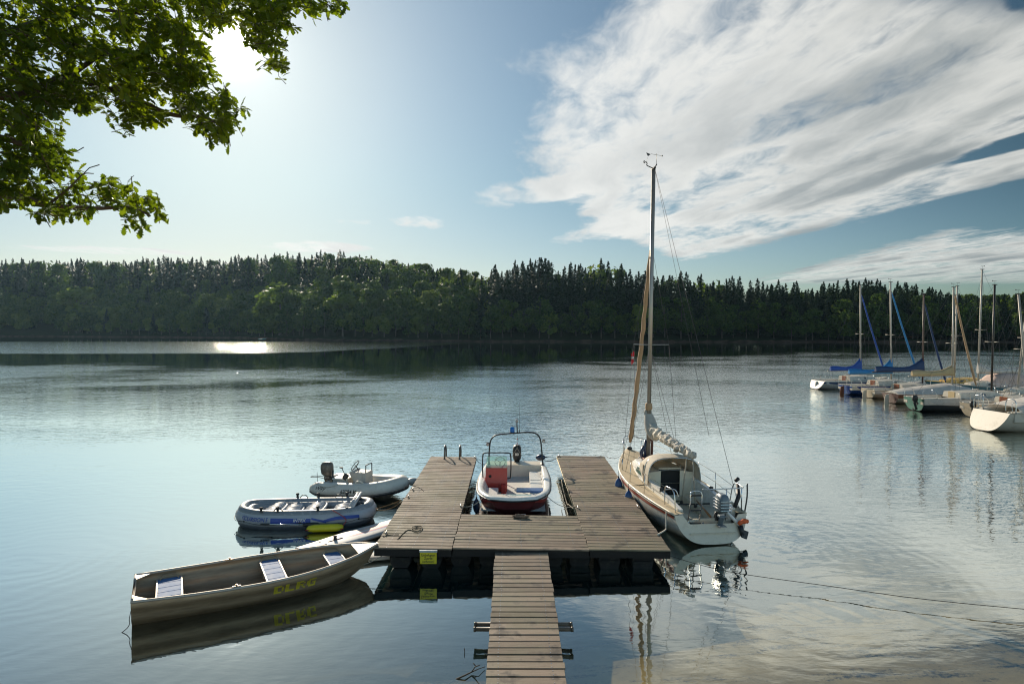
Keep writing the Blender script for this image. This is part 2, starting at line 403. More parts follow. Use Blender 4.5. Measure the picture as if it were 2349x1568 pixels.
xs = [-700, -300, -100, -30, 0, 30, 100, 300, 700]; ys = [-60, 0, 10, 20, 40, 80, 160, 320, 700]; nx = 9
vs = [(x, y, 0) for y in ys for x in xs]
fs = np.array([(j * nx + i, j * nx + i + 1, (j + 1) * nx + i + 1, (j + 1) * nx + i) for j in range(8) for i in range(8)])
tag(link('water', np_mesh('water', vs, fs, [m_water])), 'calm lake water, ruffled by wind farther out', 'water', kind='structure')

# ------------------------------------------------------------------ far shore
SH = [(-420, 385), (-300, 372), (-203, 345), (-140, 318), (-95, 272), (-60, 250), (-20, 238), (25, 232), (75, 228), (125, 226), (180, 224), (235, 236), (330, 270), (460, 330)]
def shore_y(x):
    for (a, ya), (b_, yb) in zip(SH, SH[1:]):
        if x <= b_: t = (x - a) / (b_ - a); return ya + (yb - ya) * t + 1.6 * math.sin(x * .09) + .8 * math.sin(x * .23)
    return SH[-1][1]
# crest height of the ground behind the shore, metres, by x, and how far back the crest is
CR = [(-420, 38, 120), (-300, 33, 110), (-200, 30, 95), (-120, 27, 90), (-70, 27, 100), (-35, 22, 95), (-8, 12, 60), (15, 13, 45), (60, 4.5, 40), (100, 2.5, 40), (150, 1.5, 60), (190, -1.0, 80), (260, 3, 90), (460, 8, 100)]
def crest(x):
    x = min(max(x, -419), 459)
    for a, b_ in zip(CR, CR[1:]):
        if x <= b_[0]: t = (x - a[0]) / (b_[0] - a[0]); return a[1] + (b_[1] - a[1]) * t, a[2] + (b_[2] - a[2]) * t
    return CR[-1][1:]
def ground(x, y):
    s = y - shore_y(x)
    if s < 0: return -.5 + s * .05
    h, d = crest(x)
    t = min(s / d, 1.0)
    bank = min(s / 3.0, 1.0)
    return -.4 + 1.1 * bank + max(h, 0) * (t * t * (3 - 2 * t)) ** .85 + .6 * mnoise.noise(Vector((x * .03, y * .03, 4)))
m_gr, g, out = mat('forest_floor')
pos = g.new('ShaderNodeNewGeometry').outputs['Position']; px_, py_, pz_ = g.xyz(pos)
nn = g.noise(g.mapv(pos, scale=(1, 1, 3)), .35, 5, .65)
bankc = g.mix(g.lin(nn, .35, .65), (.095, .062, .046), (.04, .028, .02))
c_ = g.mix(g.ss(g.add(pz_, g.mul(g.sub(nn, .5), 1.6)), .35, .9), bankc, g.mix(nn, (.012, .018, .008), (.03, .035, .014)))
b = g.new('ShaderNodeBsdfDiffuse', ins={'Color': c_}); g.l.new(b.outputs[0], out.inputs[0])
xs = np.linspace(-440, 480, 185); ss = np.array([-6, -2, 0, 1, 2, 3, 4.5, 7, 12, 20, 30, 42, 56, 72, 90, 110, 140, 200, 300])
vs = [(x, shore_y(x) + s, ground(x, shore_y(x) + s) if s < 200 else ground(x, shore_y(x) + s) - (s - 150) * .03) for s in ss for x in xs]; nx = len(xs)
fs = np.array([(j * nx + i, j * nx + i + 1, (j + 1) * nx + i + 1, (j + 1) * nx + i) for j in range(len(ss) - 1) for i in range(nx - 1)])
tag(link('far_shore', np_mesh('far_shore', vs, fs, [m_gr], None, True)), 'brown earth bank and wooded hillside across the lake', 'terrain', kind='structure')

# ---- tree prototypes: returned as (verts, faces(k=4)) of crown and trunk
def quads(cent, nrm, size, rng):
    """little irregular leaf-clump faces"""
    n = len(cent)
    t = rng.normal(size=(n, 3)); t -= nrm * (t * nrm).sum(1, keepdims=True); t /= np.linalg.norm(t, axis=1, keepdims=True) + 1e-9
    b_ = np.cross(nrm, t)
    s = size[:, None]
    def c(a, d_): return cent + t * s * a + b_ * s * d_
    j = lambda lo, hi: rng.uniform(lo, hi, (n, 1))
    v_ = np.stack([c(-j(.6, 1.1), -j(.1, .5)), c(j(.0, .5), -j(.6, 1.1)), c(j(.6, 1.1), j(.0, .5)), c(-j(.1, .5), j(.5, 1.0))], 1).reshape(-1, 3)
    f_ = np.arange(n * 4).reshape(-1, 4)
    return v_, f_
def broadleaf(seed, h=17.0, wd=6.0, n=1500, low=.12):
    rng = np.random.default_rng(seed); cs = []; ns = []; sz = []
    lobes = [(np.array([0, 0, h * .62]), np.array([wd * .42, wd * .42, h * .36]))]
    for k in range(13):
        a = rng.uniform(0, 2 * PI); zz = rng.uniform(low + .12, .93); rr = wd * .40 * math.sin(PI * min(max((zz - low) / (1.02 - low), .05), .97)) ** .6
        q = rng.uniform(.16, .30) * wd
        lobes.append((np.array([rr * math.cos(a), rr * math.sin(a), h * zz]), np.array([q, q, q * .8])))
    per = n // len(lobes)
    for i, (c, r_) in enumerate(lobes):
        m_ = per * (2 if i == 0 else 1)
        d = rng.normal(size=(m_, 3)); d /= np.linalg.norm(d, axis=1, keepdims=True)
        rad = rng.uniform(.72, 1.06, (m_, 1))
        cs.append(c + d * r_ * rad); nn_ = d + rng.normal(size=(m_, 3)) * .55 + np.array([0, 0, .35]); ns.append(nn_ / np.linalg.norm(nn_, axis=1, keepdims=True)); sz.append(rng.uniform(.30, .62, m_))
    cs = np.concatenate(cs); ns = np.concatenate(ns); sz = np.concatenate(sz)
    k = cs[:, 2] > h * low * rng.uniform(.8, 1.4, len(cs)); cs, ns, sz = cs[k], ns[k], sz[k]
    return quads(cs, ns, sz, rng)
def spruce(seed, h=20.0, wd=2.9, n=1100, low=.10, sparse=0.0):
    rng = np.random.default_rng(seed); cs = []; ns = []; sz = []
    L = 40
    for i in range(L):
        t = i / (L - 1); zz = h * (low + (1 - low) * t); rr = wd * (1 - t) ** .72 * rng.uniform(.78, 1.15) + .22
        nb = max(3, int(9 * (1 - t) + 3))
        for b_ in range(nb):
            if rng.random() < sparse: continue
            a = rng.uniform(0, 2 * PI); m_ = max(2, int(n / (L * nb) * (1.5 - t)))
            q = rng.uniform(.1, 1.0, m_) ** .7; le = rr * rng.uniform(.65, 1.15)
            x = np.cos(a) * le * q; y = np.sin(a) * le * q; z_ = zz - le * q * .34 + le * .12 * q ** 3 + rng.normal(size=m_) * .26
            x = x + rng.normal(size=m_) * .14 * (1 - t + .2); y = y + rng.normal(size=m_) * .14 * (1 - t + .2)
            cs.append(np.stack([x, y, z_], 1))
            nn_ = np.stack([np.cos(a) * .5 + rng.normal(size=m_) * .3, np.sin(a) * .5 + rng.normal(size=m_) * .3, np.ones(m_)], 1)
            ns.append(nn_ / np.linalg.norm(nn_, axis=1, keepdims=True)); sz.append(rng.uniform(.34, .64, m_) * (1.12 - .45 * t))
    cs = np.concatenate(cs); ns = np.concatenate(ns); sz = np.concatenate(sz)
    # leader shoot
    v_, f_ = quads(cs, ns, sz, rng)
    sp = np.array([[-.06, 0, h * .93], [.06, 0, h * .93], [.02, 0, h * 1.012], [-.02, 0, h * 1.012], [0, -.09, h * .93], [0, .09, h * .93], [0, .02, h * 1.012], [0, -.02, h * 1.012]])
    return np.concatenate([v_, sp]), np.concatenate([f_, np.array([[0, 1, 2, 3], [4, 5, 6, 7]]) + len(v_)])
def trunk(seed, h, r, limbs=5):
    rnd = random.Random(seed); t = MB()
    pts = [Vector((0, 0, -.8))] + [Vector((rnd.uniform(-.15, .15) * k, rnd.uniform(-.15, .15) * k, h * k / 5)) for k in range(6)]
    t.tube(pts, [r * 1.25] + [r * (1 - .15 * k) for k in range(6)], 6, caps=False)
    for k in range(limbs):
        z_ = h * rnd.uniform(.3, .8); a = rnd.uniform(0, 2 * PI); le = rnd.uniform(.12, .2) * h
        t.tube([(0, 0, z_), (math.cos(a) * le * .5, math.sin(a) * le * .5, z_ + le * .35), (math.cos(a) * le, math.sin(a) * le, z_ + le * .8)], [r * .4, r * .28, r * .1], 5, caps=False)
    return t
m_leafA = leaf_mat('foliage_deciduous', [(.026, .054, .016), (.052, .092, .024), (.105, .140, .036)], .38, .25, .07)
m_leafB = leaf_mat('foliage_yellow_green', [(.075, .115, .024), (.12, .165, .036), (.18, .21, .052)], .42, .25, .07)
m_leafC = leaf_mat('foliage_spruce', [(.008, .022, .010), (.014, .034, .015), (.030, .052, .020)], .14, .25, .07)
m_bark = simple('bark', (.085, .070, .055), .9, var=.4, scale=3, bump=.6, bscale=18)
m_barkp = simple('bark_pale', (.15, .13, .105), .9, var=.4, scale=3, bump=.6, bscale=18)
KIND = {}
rngK = [('broad', lambda i: broadleaf(10 + i, 15 + 2 * (i % 3), 8.5 + (i % 2) * 1.5, 1700, .10), m_leafA, 4, .25, 'deciduous_tree'),
        ('light', lambda i: broadleaf(40 + i, 12 + 2 * i, 7.5, 1600, .08), m_leafB, 2, .2, 'deciduous_tree'),
        ('spruce', lambda i: spruce(70 + i, 20 + i, 4.3 + .5 * (i % 3), 2300, .10, .10 * (i % 2)), m_leafC, 5, .22, 'spruce_tree'),
        ('pine', lambda i: spruce(90 + i, 20, 3.6, 1100, .35, .35), m_leafC, 2, .22, 'spruce_tree')]
for key, fn, mt, cnt, tr_, nm in rngK:
    KIND[key] = []
    for i in range(cnt):
        v_, f_ = fn(i)
        hgt = float(v_[:, 2].max())
        KIND[key].append((v_, f_, np_mesh('crown', v_, f_, [mt]), trunk(i, hgt * .82, tr_ * 1.0), hgt, nm))
        tk = KIND[key][-1][3]; me = np_mesh('trunk', tk.v, tk.f, [m_barkp if key in ('light', 'pine') else m_bark], None, True)
        KIND[key][-1] = KIND[key][-1] + (me,)
def place_tree(key, i, x, y, s, label, group, rz=None, rnd=random.Random(5)):
    k = KIND[key][i % len(KIND[key])]
    o = empty(k[5], (x, y, ground(x, y)), rnd.uniform(0, 6.28) if rz is None else rz, label, 'tree', group)
    o.scale = (s, s, s * rnd.uniform(.93, 1.07))
    link('crown', k[2], o); link('trunk', k[6], o)
    return o
rnd = random.Random(11)
placed = []
def free(x, y, d):
    for a, b_ in placed:
        if (a - x) ** 2 + (b_ - y) ** 2 < d * d: return False
    placed.append((x, y)); return True
def zone(x, y): return x / y * FPX + 1174.5       # where along the far shore, in photograph pixels
def mixkind(px, s, y):
    """what grows where: conifers on the crests and along the right, broadleaf on the slopes"""
    h, d = crest(rnd.uniform(-1, 1) + (px - 1174.5) / FPX * y)
    if px > 1120:
        pc = .12 if s < 9 else (.75 if px > 1450 else .6) if s < 18 else .95
        if px > 2180: pc = .05 if s > 60 else .5
    else: pc = .03 if s < 40 else (.16 if s < 70 else (.75 if px < 480 else .52))
    r_ = rnd.random()
    if r_ < pc: return 'spruce' if rnd.random() < .97 else 'pine'
    return 'light' if rnd.random() < (.34 if px < 1120 else .12) else 'broad'
# front row, every tree its own
GR_F = 'trees standing along the far shore'
lab = {'broad': 'dark green broadleaf tree standing at the edge of the far shore', 'light': 'yellow green leafy tree catching light on the far shore', 'spruce': 'dark spruce standing in the front row of the far shore', 'pine': 'sparse conifer with bare pale trunk on the far shore'}
cnt_ind = 0
x = -262.0
while x < 205:
    y = shore_y(x) + rnd.uniform(4, 9)
    px = zone(x, y)
    if -60 < px < 2410:
        key = mixkind(px, 5, y)
        if key in ('spruce', 'pine') and rnd.random() < .5: key = 'broad'
        sc = rnd.uniform(.55, .95) if key != 'spruce' else rnd.uniform(.5, .8)
        placed.append((x, y)); place_tree(key, rnd.randrange(9), x, y, sc, lab[key], GR_F + ' (' + key.replace('light', 'pale').replace('broad', 'dark leafy') + ')'); cnt_ind += 1
    x += rnd.uniform(3.2, 6.0)
# the crest line seen against the sky: named landmark trees and a row of individuals
marks = [(1136, 606, 'spruce', 'broad dark conifer rising alone above the woods left of the skyline gap'),
         (1199, 598, 'spruce', 'pointed spruce next to the tall twin spruces on the skyline'),
         (1238, 590, 'spruce', 'left one of the tall twin spruces on the skyline'),
         (1252, 592, 'spruce', 'right one of the tall twin spruces on the skyline'),
         (1480, 620, 'spruce', 'spiky spruce just left of the furled jib of the big yacht'),
         (183, 655, 'light', 'pale rounded tree glowing in front of dark woods on the left slope'),
         (640, 645, 'light', 'large sunlit rounded tree on the middle of the left slope'),
         (785, 672, 'light', 'wide pale crowned tree low on the shore near the middle')]
for (mx_, my_, key, lb) in marks:
    Yd = (shore_y((mx_ - 1174.5) / FPX * 240) + (22 if mx_ > 1100 else 30))
    if mx_ < 400: Yd = 372
    if mx_ == 785: Yd = shore_y((785 - 1174.5) / FPX * 260) + 9
    top = PY(mx_, my_, Yd)
    gz = ground(top.x, Yd); k = KIND[key][mx_ % len(KIND[key])]
    sc = (top.z - gz) / k[4]
    o = empty(k[5], (top.x, Yd, gz), 0, lb, 'tree'); o.scale = (sc * (1.35 if key == 'light' else 1.2), sc * 1.2, sc)
    link('crown', k[2], o); link('trunk', k[6], o); placed.append((top.x, Yd))
# height limit of the skyline by picture x
SKY = [(-50, 606), (0, 600), (60, 596), (130, 596), (210, 600), (260, 606), (330, 598), (400, 594), (500, 600), (560, 592), (640, 586), (720, 584), (800, 588), (870, 594), (930, 610), (990, 618), (1060, 628), (1118, 640), (1128, 632), (1180, 612), (1240, 606), (1290, 624), (1330, 608), (1420, 614), (1480, 636), (1560, 642), (1640, 648), (1720, 655), (1800, 660), (1900, 663), (1960, 654), (2040, 660), (2100, 668), (2160, 678), (2200, 690), (2260, 692), (2349, 684), (2420, 680)]
def sky_top(px):
    for a, b_ in zip(SKY, SKY[1:]):
        if px <= b_[0]: return a[1] + (b_[1] - a[1]) * max(0, (px - a[0]) / (b_[0] - a[0]))
    return SKY[-1][1]
lab2 = {'spruce': 'dark spruce whose tip shows along the skyline of the far woods', 'pine': 'thin sparse conifer on the skyline of the far woods', 'broad': 'rounded broadleaf crown on the skyline of the far woods', 'light': 'paler rounded crown on the skyline of the far woods'}
x = -50
while x < 2400:
    Y0 = shore_y((x - 1174.5) / FPX * 300)
    h_, d_ = crest((x - 1174.5) / FPX * 300)
    Yd = Y0 + d_ * rnd.uniform(.55, .95)
    key = 'spruce' if rnd.random() < (.85 if x > 1120 or x < 480 else .62) else rnd.choice(['broad', 'broad', 'broad', 'light'])
    if x > 2180: key = rnd.choice(['broad', 'broad', 'light'])
    X = (x - 1174.5) / FPX * Yd
    gz = ground(X, Yd)
    top = PY(x, sky_top(x) + rnd.uniform(-7, 9), Yd)
    k = KIND[key][rnd.randrange(len(KIND[key]))]
    sc = (top.z - gz) / k[4]
    if .25 < sc < 2.2:
        o = empty(k[5], (X, Yd, gz), rnd.uniform(0, 6.28), lab2[key], 'tree', 'skyline trees of the far woods (' + key.replace('light', 'pale').replace('broad', 'rounded') + ')')
        q = sc if sc < 1.25 else 1.25 + (sc - 1.25) * .5
        o.scale = (q, q, sc); link('crown', k[2], o); link('trunk', k[6], o); placed.append((X, Yd)); cnt_ind += 1
    x += rnd.uniform(8, 15) if x > 1120 else rnd.uniform(9, 17)
# the rest of the wood reads as one mass
VV = {}; FF = {}; off = {}
def stuff_tree(key, x, y, s, gz):
    k = KIND[key][rnd.randrange(len(KIND[key]))]
    v_, f_ = k[0], k[1]
    if rnd.random() < .5: v_ = v_ * np.array([-1, 1, 1])
    keep = slice(None)
    a = rnd.uniform(0, 6.28); M_ = np.array([[math.cos(a), -math.sin(a), 0], [math.sin(a), math.cos(a), 0], [0, 0, 1]])
    v2 = (v_ @ M_.T) * s + np.array([x, y, gz])
    VV.setdefault(key, []).append(v2.astype(np.float32)); FF.setdefault(key, []).append(f_ + off.get(key, 0)); off[key] = off.get(key, 0) + len(v2)
n_st = 0
for tries in range(17000):
    y = rnd.uniform(228, 480); px = rnd.uniform(-380, 2720); x = (px - 1174.5) / FPX * y
    s_ = y - shore_y(x); h_, d_ = crest(x)
    if s_ < 9 or s_ > d_ * 1.05: continue
    key = mixkind(px, s_, y)
    gap = 2.7 if key in ('spruce', 'pine') else 4.6
    if not free(x, y, gap): continue
    gz = ground(x, y); k0 = KIND[key][0][4]
    sc = rnd.uniform(.70, 1.12) if key in ('spruce', 'pine') else rnd.uniform(.75, 1.25)
    lim_ = PY(px, sky_top(px) + 3, y).z
    sc = min(sc, (lim_ - gz) / k0)
    if sc < .3: continue
    stuff_tree(key, x, y, sc, gz); n_st += 1
print('individual trees', cnt_ind, 'mass trees', n_st)
vs = []; fs = []; fm = []; o_ = 0
for i, key in enumerate(('broad', 'light', 'spruce', 'pine')):
    if key in VV:
        a = np.concatenate(VV[key]); b_ = np.concatenate(FF[key]); vs.append(a); fs.append(b_ + o_); fm.append(np.full(len(b_), i)); o_ += len(a)
tag(link('woodland', np_mesh('woodland', np.concatenate(vs), np.concatenate(fs), [m_leafA, m_leafB, m_leafC, m_leafC], np.concatenate(fm))), 'dense mixed wood covering the hillside across the lake', 'woodland', kind='stuff')

# ------------------------------------------------------------------ morning haze over the lake
m_hz, g, out = mat('haze')
vol = g.new('ShaderNodeVolumePrincipled', ins={'Color': (.45, .74, 1.0, 1), 'Density': .00006, 'Anisotropy': .5})
g.l.new(vol.outputs[0], out.inputs['Volume'])
hz = MB().box((10, 215, 27), (1040, 560, 70))
hzo = tag(hz.build('haze', m_hz), 'faint morning haze over the lake', 'haze', kind='stuff')

# ------------------------------------------------------------------ jetty
m_wood, g, out = mat('weathered_deck_wood')
tcn = g.new('ShaderNodeTexCoord').outputs['Object']; gi = g.new('ShaderNodeNewGeometry')
isl = gi.outputs['Random Per Island']
ox, oy, oz = g.xyz(tcn)
st = g.noise(g.mapv(tcn, scale=(1.2, 22, 6)), 2.0, 5, .65)
bl = g.noise(tcn, .55, 4, .6); bl2 = g.noise(g.mapv(tcn, loc=(5, 3, 0)), 1.7, 4, .65)
c = g.mix(g.add(g.mul(g.lin(st, .25, .75), .5), g.mul(isl, .55)), (.075, .055, .038), (.48, .375, .285))
c = g.mix(g.mul(g.ss(bl, .42, .62), .42), c, (.20, .215, .13))            # algae bloom
c = g.mix(g.mul(g.ss(isl, .82, .95), .5), c, (.30, .19, .15))
c = g.mix(g.mul(g.ss(bl2, .53, .66), .75), c, (.050, .043, .038))         # damp dark patches
grv = g.m('SINE', g.mul(oy, 2 * PI / .0165))
gsh = g.ss(grv, -.9, -.3)
c = g.mix(g.sub(.55, g.mul(gsh, .55)), c, (.03, .024, .02))
hgt = g.add(g.mul(gsh, .7), g.mul(st, .3))
bp = g.new('ShaderNodeBump', ins={'Height': hgt, 'Strength': .6, 'Distance': .006})
b = g.new('ShaderNodeBsdfPrincipled', ins={'Base Color': c, 'Roughness': g.lin(bl2, .4, .7, .75, .5), 'Specular IOR Level': .3, 'Normal': bp.outputs[0]})
g.l.new(b.outputs[0], out.inputs[0])
m_beam = simple('dark_wet_timber', (.014, .011, .009), .8, var=.4, scale=4, bump=.5, bscale=30)
m_drum = simple('black_float_plastic', (.009, .009, .009), .75, var=.3, scale=3, dirt=(.05, .045, .035), dirt_amt=.6)
m_galv = simple('galvanised_steel', (.42, .43, .44), .38, metal=.9, var=.2, scale=9, dirt=(.22, .17, .12), dirt_amt=.4)
m_steel = simple('polished_steel', (.62, .63, .64), .2, metal=1.0, var=.1)
m_black = simple('black_plastic', (.018, .019, .021), .45, var=.2)
m_rope = simple('pale_rope', (.42, .37, .29), .9, var=.25, scale=30, bump=.7, bscale=120)
m_roped = simple('dark_rope', (.055, .048, .042), .9, var=.3, scale=30)
m_ropeo = simple('orange_rope', (.42, .22, .07), .85, var=.25, scale=30)
m_white = simple('white_gelcoat', (.78, .74, .66), .3, var=.05, scale=2.2, dirt=(.52, .45, .34), dirt_amt=.55, coat=.2)
m_white2 = simple('white_gelcoat_clean', (.80, .79, .75), .28, var=.04, scale=2.5, dirt=(.60, .55, .46), dirt_amt=.45, coat=.2)
m_cream = simple('cream_gelcoat', (.74, .66, .52), .35, var=.06, scale=2.5, dirt=(.50, .42, .30), dirt_amt=.5)

def planks(mb, x0, x1, y0, y1, z, pitch=.2, th=.034, gap=.034, seed=1, skip=None, jit=.008, screws=None, mi=0):
    r_ = random.Random(seed); n = int(round((y1 - y0) / pitch)); p_ = (y1 - y0) / n
    for i in range(n):
        ya = y0 + i * p_ + gap / 2; yb = ya + p_ - gap
        a = x0 + r_.uniform(-jit, jit); b_ = x1 + r_.uniform(-jit, jit); dz_ = r_.uniform(-.004, .003)
        if skip and skip(ya): b_, a = skip(ya)
        mb.box(((a + b_) / 2, (ya + yb) / 2, z - th / 2 + dz_), (b_ - a, yb - ya, th), (r_.uniform(-.006, .006), r_.uniform(-.003, .003), r_.uniform(-.0015, .0015)), bev=.005, mi=mi)
        if screws is not None:
            for sx in screws[1]:
                for sy in (-.05, .05):
                    screws[0].lathe([(.010, 0), (.009, .002)], (sx + r_.uniform(-.01, .01), (ya + yb) / 2 + sy, z + dz_ + .0012), 6, mi=0)
dock = empty('floating_jetty', (.2, 13.95, 0), rot=(0, R(.87), 0), label='H shaped floating jetty of grey weathered planks with black floats', cat='jetty')
ZT = .55
def deck(x0, x1, y0, y1, seed, scr):
    m_ = MB(); s_ = MB(); planks(m_, x0, x1, y0, y1, ZT, seed=seed, screws=(s_, scr))
    m2 = m_.build('deck', m_wood, dock); tag(s_.build('screws', m_galv, m2), kind='stuff')
    f_ = MB()
    for xx in (x0 + .05, x1 - .05, (x0 + x1) / 2): f_.box((xx, (y0 + y1) / 2, ZT - .115), (.07, y1 - y0 - .02, .15))
    for yy in (y0 + .04, y1 - .04): f_.box(((x0 + x1) / 2, yy, ZT - .116), (x1 - x0 - .02, .045, .15))
    f_.build('beam', m_beam, m2)
deck(-3.29, -1.55, .0, 9.95, 3, (-3.0, -2.42, -1.8))
deck(1.53, 3.36, .10, 10.45, 4, (1.8, 2.45, 3.1))
deck(-1.54, 1.52, .05, 2.62, 5, (-1.2, 0.0, 1.2))
def flt(x, y, sx=.50):
    f_ = MB()
    prof = [(-.45, .16), (-.45, .34), (.45, .34), (.45, .16), (.40, .16)]
    secs = []
    for u_ in (-.45, -.42, .42, .45):
        k = .92 if abs(u_) > .43 else 1.0
        secs.append([(x + q * sx / .9 * k, y + u_ * 1.0, zz) for q, zz in ((-.45, .38), (.45, .38), (.45, .17), (.41, .06), (.30, -.03), (-.30, -.03), (-.41, .06), (-.45, .17))])
    f_.loft(secs, True, sm=False)
    f_.box((x, y, .392), (sx * 1.06, 1.02, .03))
    f_.box((x, y - .49, .2), (sx * .8, .03, .05), bev=.01)
    f_.build('float', m_drum, dock)
for xx in (-2.75, -2.05, -1.38, -.72, .72, 1.36, 2.02, 2.78): flt(xx, .80 if abs(xx) > 1.6 else .95)
for yy in (3.4, 6.0, 8.8):
    flt(-2.42, yy, .9); flt(2.45, yy, .9)
m_rail = simple('dull_steel_rail', (.16, .15, .14), .35, metal=.7)
# swim ladder handles at the far left end
for hx in (-2.72, -2.16):
    h_ = MB(); h_.tube(cr([(hx, 9.45, .53), (hx, 9.45, .86), (hx + .0, 9.56, .99), (hx, 9.74, 1.01), (hx, 9.98, .86), (hx, 10.06, .6), (hx, 10.08, -.4)], 6), .030, 8)
    h_.lathe([(.05, .555), (.05, .565)], (hx, 9.45, 0), 10)
    h_.build('ladder_rail', m_rail, dock)
lr = MB()
for zz in (.25, 0, -.3): lr.box((-2.44, 10.08, zz), (.56, .05, .03))
lr.build('ladder_step', m_steel, dock)
def cleat(x, y, z=ZT, rz=0.0):
    c_ = MB(); M_ = Matrix.Rotation(rz, 3, 'Z')
    for q in (-.04, .04):
        p = M_ @ Vector((q, 0, 0)); c_.tube([(x + p.x, y + p.y, z), (x + p.x, y + p.y, z + .045)], .012, 6)
    a = M_ @ Vector((.10, 0, 0)); c_.tube([(x - a.x, y - a.y, z + .058), (x - a.x * .4, y - a.y * .4, z + .045), (x + a.x * .4, y + a.y * .4, z + .045), (x + a.x, y + a.y, z + .058)], [.007, .014, .014, .007], 6)
    c_.build('cleat', m_galv, dock)
for cx, cy, rz_ in ((-3.2, 4.15, 1.57), (-3.2, 5.0, 1.57), (-3.2, .95, 1.57), (-1.62, 3.3, 1.57), (-1.62, 9.8, 1.57), (1.6, 3.3, 1.57), (1.6, 10.3, 1.57), (3.28, 3.5, 1.57), (0.05, 2.5, 0)): cleat(cx, cy, ZT, rz_)
edge_l = MB(); edge_l.tube([(1.515, 2.66, .50), (1.515, 10.35, .50)], .012, 6); edge_l.build('edge_strip', simple('yellowed_edging', (.55, .45, .25), .6), dock)

# ------------------------------------------------------------------ gangway
gw = empty('gangway', (.19, 14.22, 0), label='narrow plank gangway leading from the shore down to the jetty', cat='gangway')
yN = -8.6; zF, zN = .49, .235
slope = math.atan((zF - zN) / -yN)
gd = MB(); sc_ = MB()
planks(gd, -.61, .57, 0, -yN, 0, pitch=.2, seed=8, screws=(sc_, (-.42, .40)), jit=.012)
Mg = Matrix.Translation((0, 0, zF)) @ Matrix.Rotation(slope, 4, 'X') @ Matrix.Rotation(PI, 4, 'Z')
gdo = gd.build('deck', m_wood, gw); gdo.matrix_local = Mg
tag(sc_.build('screws', m_galv, gdo), kind='stuff')
bb = MB()
for xx in (-.46, .46): bb.box((xx, -yN / 2, -.11), (.09, -yN, .14))
bb.build('beam', m_beam, gdo)
m_pipe = simple('wet_pole', (.10, .075, .05), .45, var=.4, scale=5, dirt=(.22, .2, .17), dirt_amt=.5)
for yy in (11.08, 10.90):
    p_ = MB(); p_.tube([(-.86, yy - 14.22, .24), (.88, yy - 14.22, .24)], .036, 10)
    for q in (-.86, .84): p_.tube([(q, yy - 14.22, .24), (q + .04, yy - 14.22, .24)], .043, 10)
    p_.build('cross_pole', m_pipe, gw)

# ------------------------------------------------------------------ sign
def text_mesh(txt, size, sx=1.0, bold=0.0, shear=0.0, lines=1.0):
    cu = bpy.data.curves.new('txt', 'FONT'); cu.body = txt; cu.size = size; cu.align_x = 'CENTER'; cu.align_y = 'CENTER'; cu.offset = bold; cu.shear = shear; cu.space_line = lines; cu.resolution_u = 3
    o_ = bpy.data.objects.new('txt', cu); COL.objects.link(o_)
    dg = bpy.context.evaluated_depsgraph_get(); me = bpy.data.meshes.new_from_object(o_.evaluated_get(dg))
    vs_ = [(v_.co.x * sx, v_.co.y) for v_ in me.vertices]; fs_ = [tuple(p.vertices) for p in me.polygons]
    bpy.data.objects.remove(o_); bpy.data.curves.remove(cu); bpy.data.meshes.remove(me)
    return vs_, fs_
def put_text(txt, size, fn, name, material, parent, **kw):
    v_, f_ = text_mesh(txt, size, **kw); m_ = MB(); m_.add([fn(a, b_) for a, b_ in v_], f_)
    return m_.build(name, material, parent)
m_yel = simple('yellow_sign_paint', (.72, .60, .03), .45, var=.08, scale=8, dirt=(.35, .30, .08), dirt_amt=.5)
m_ink = simple('black_lettering', (.02, .02, .02), .6)
sp = PY(983, 1278, 13.9)
sg = empty('warning_sign', (sp.x, 13.86, sp.z), label='small yellow metal sign with black German text hung under the jetty front', cat='sign')
q = MB(); q.box((0, 0, 0), (.37, .008, .25), bev=.003); q.build('panel', m_yel, sg)
q = MB(); q.box((0, .006, .155), (.40, .05, .045), bev=.004); q.build('bracket', m_galv, sg)
for t_, zz in (('Unbefugten', .068), ('Zutritt', -.005), ('verboten!', -.075)):
    put_text(t_, .078, lambda a, b_, zz=zz: (a, -.0055, b_ + zz), 'lettering', m_ink, sg, sx=.86, bold=.0012)

# ------------------------------------------------------------------ ropes
def rope(pts, label, r_=.011, m_=None, group=None, name='mooring_rope', sub=8):
    q_ = MB(); q_.tube(cr(pts, sub), r_, 6); o_ = q_.build(name, m_ or m_rope)
    return tag(o_, label, 'rope', group)
def sag(a, b_, d, n=6):
    a = Vector(a); b_ = Vector(b_); return [a.lerp(b_, t / n) - Vector((0, 0, d * 4 * (t / n) * (1 - t / n))) for t in range(n + 1)]
rnd = random.Random(3)
pts = []
for k in range(26):
    a = k * 1.9; rr = .06 + .10 * abs(math.sin(k * 1.3))
    pts.append((.22 + rr * math.cos(a) * 1.5, 16.32 + rr * math.sin(a) * .75, .575 + .012 * (k % 4)))
rope(pts, 'knotted heap of brown rope lying on the middle of the jetty', .013, simple('brown_rope', (.17, .12, .085), .9, var=.4, scale=40), name='rope_heap', sub=5)
c0 = P(950, 1215, .6)
pts = [P(912, 1236, .603)] + [P(925, 1222, .603), P(938, 1214, .603), P(955, 1219, .603), P(966, 1215, .606), P(968, 1208, .606), P(957, 1206, .609), P(945, 1209, .609), P(950, 1214, .611), P(962, 1211, .613), P(960, 1207, .613), P(950, 1210, .613)]
rope(pts, 'loose thin line looped on the left deck of the jetty', .010, simple('olive_rope', (.16, .13, .09), .9, var=.4, scale=40), name='rope_loop')
rope([P(928, 1117, .61), P(945, 1113, .605), P(962, 1118, .603), P(972, 1125, .603)], 'short dark line end lying by the left edge cleats of the jetty', .008, m_roped, name='rope_end')
rope([P(878, 1230, .61), P(893, 1226, .605), P(915, 1225, .603)], 'short dark line tied near the front left corner of the jetty', .008, m_roped, name='rope_end')
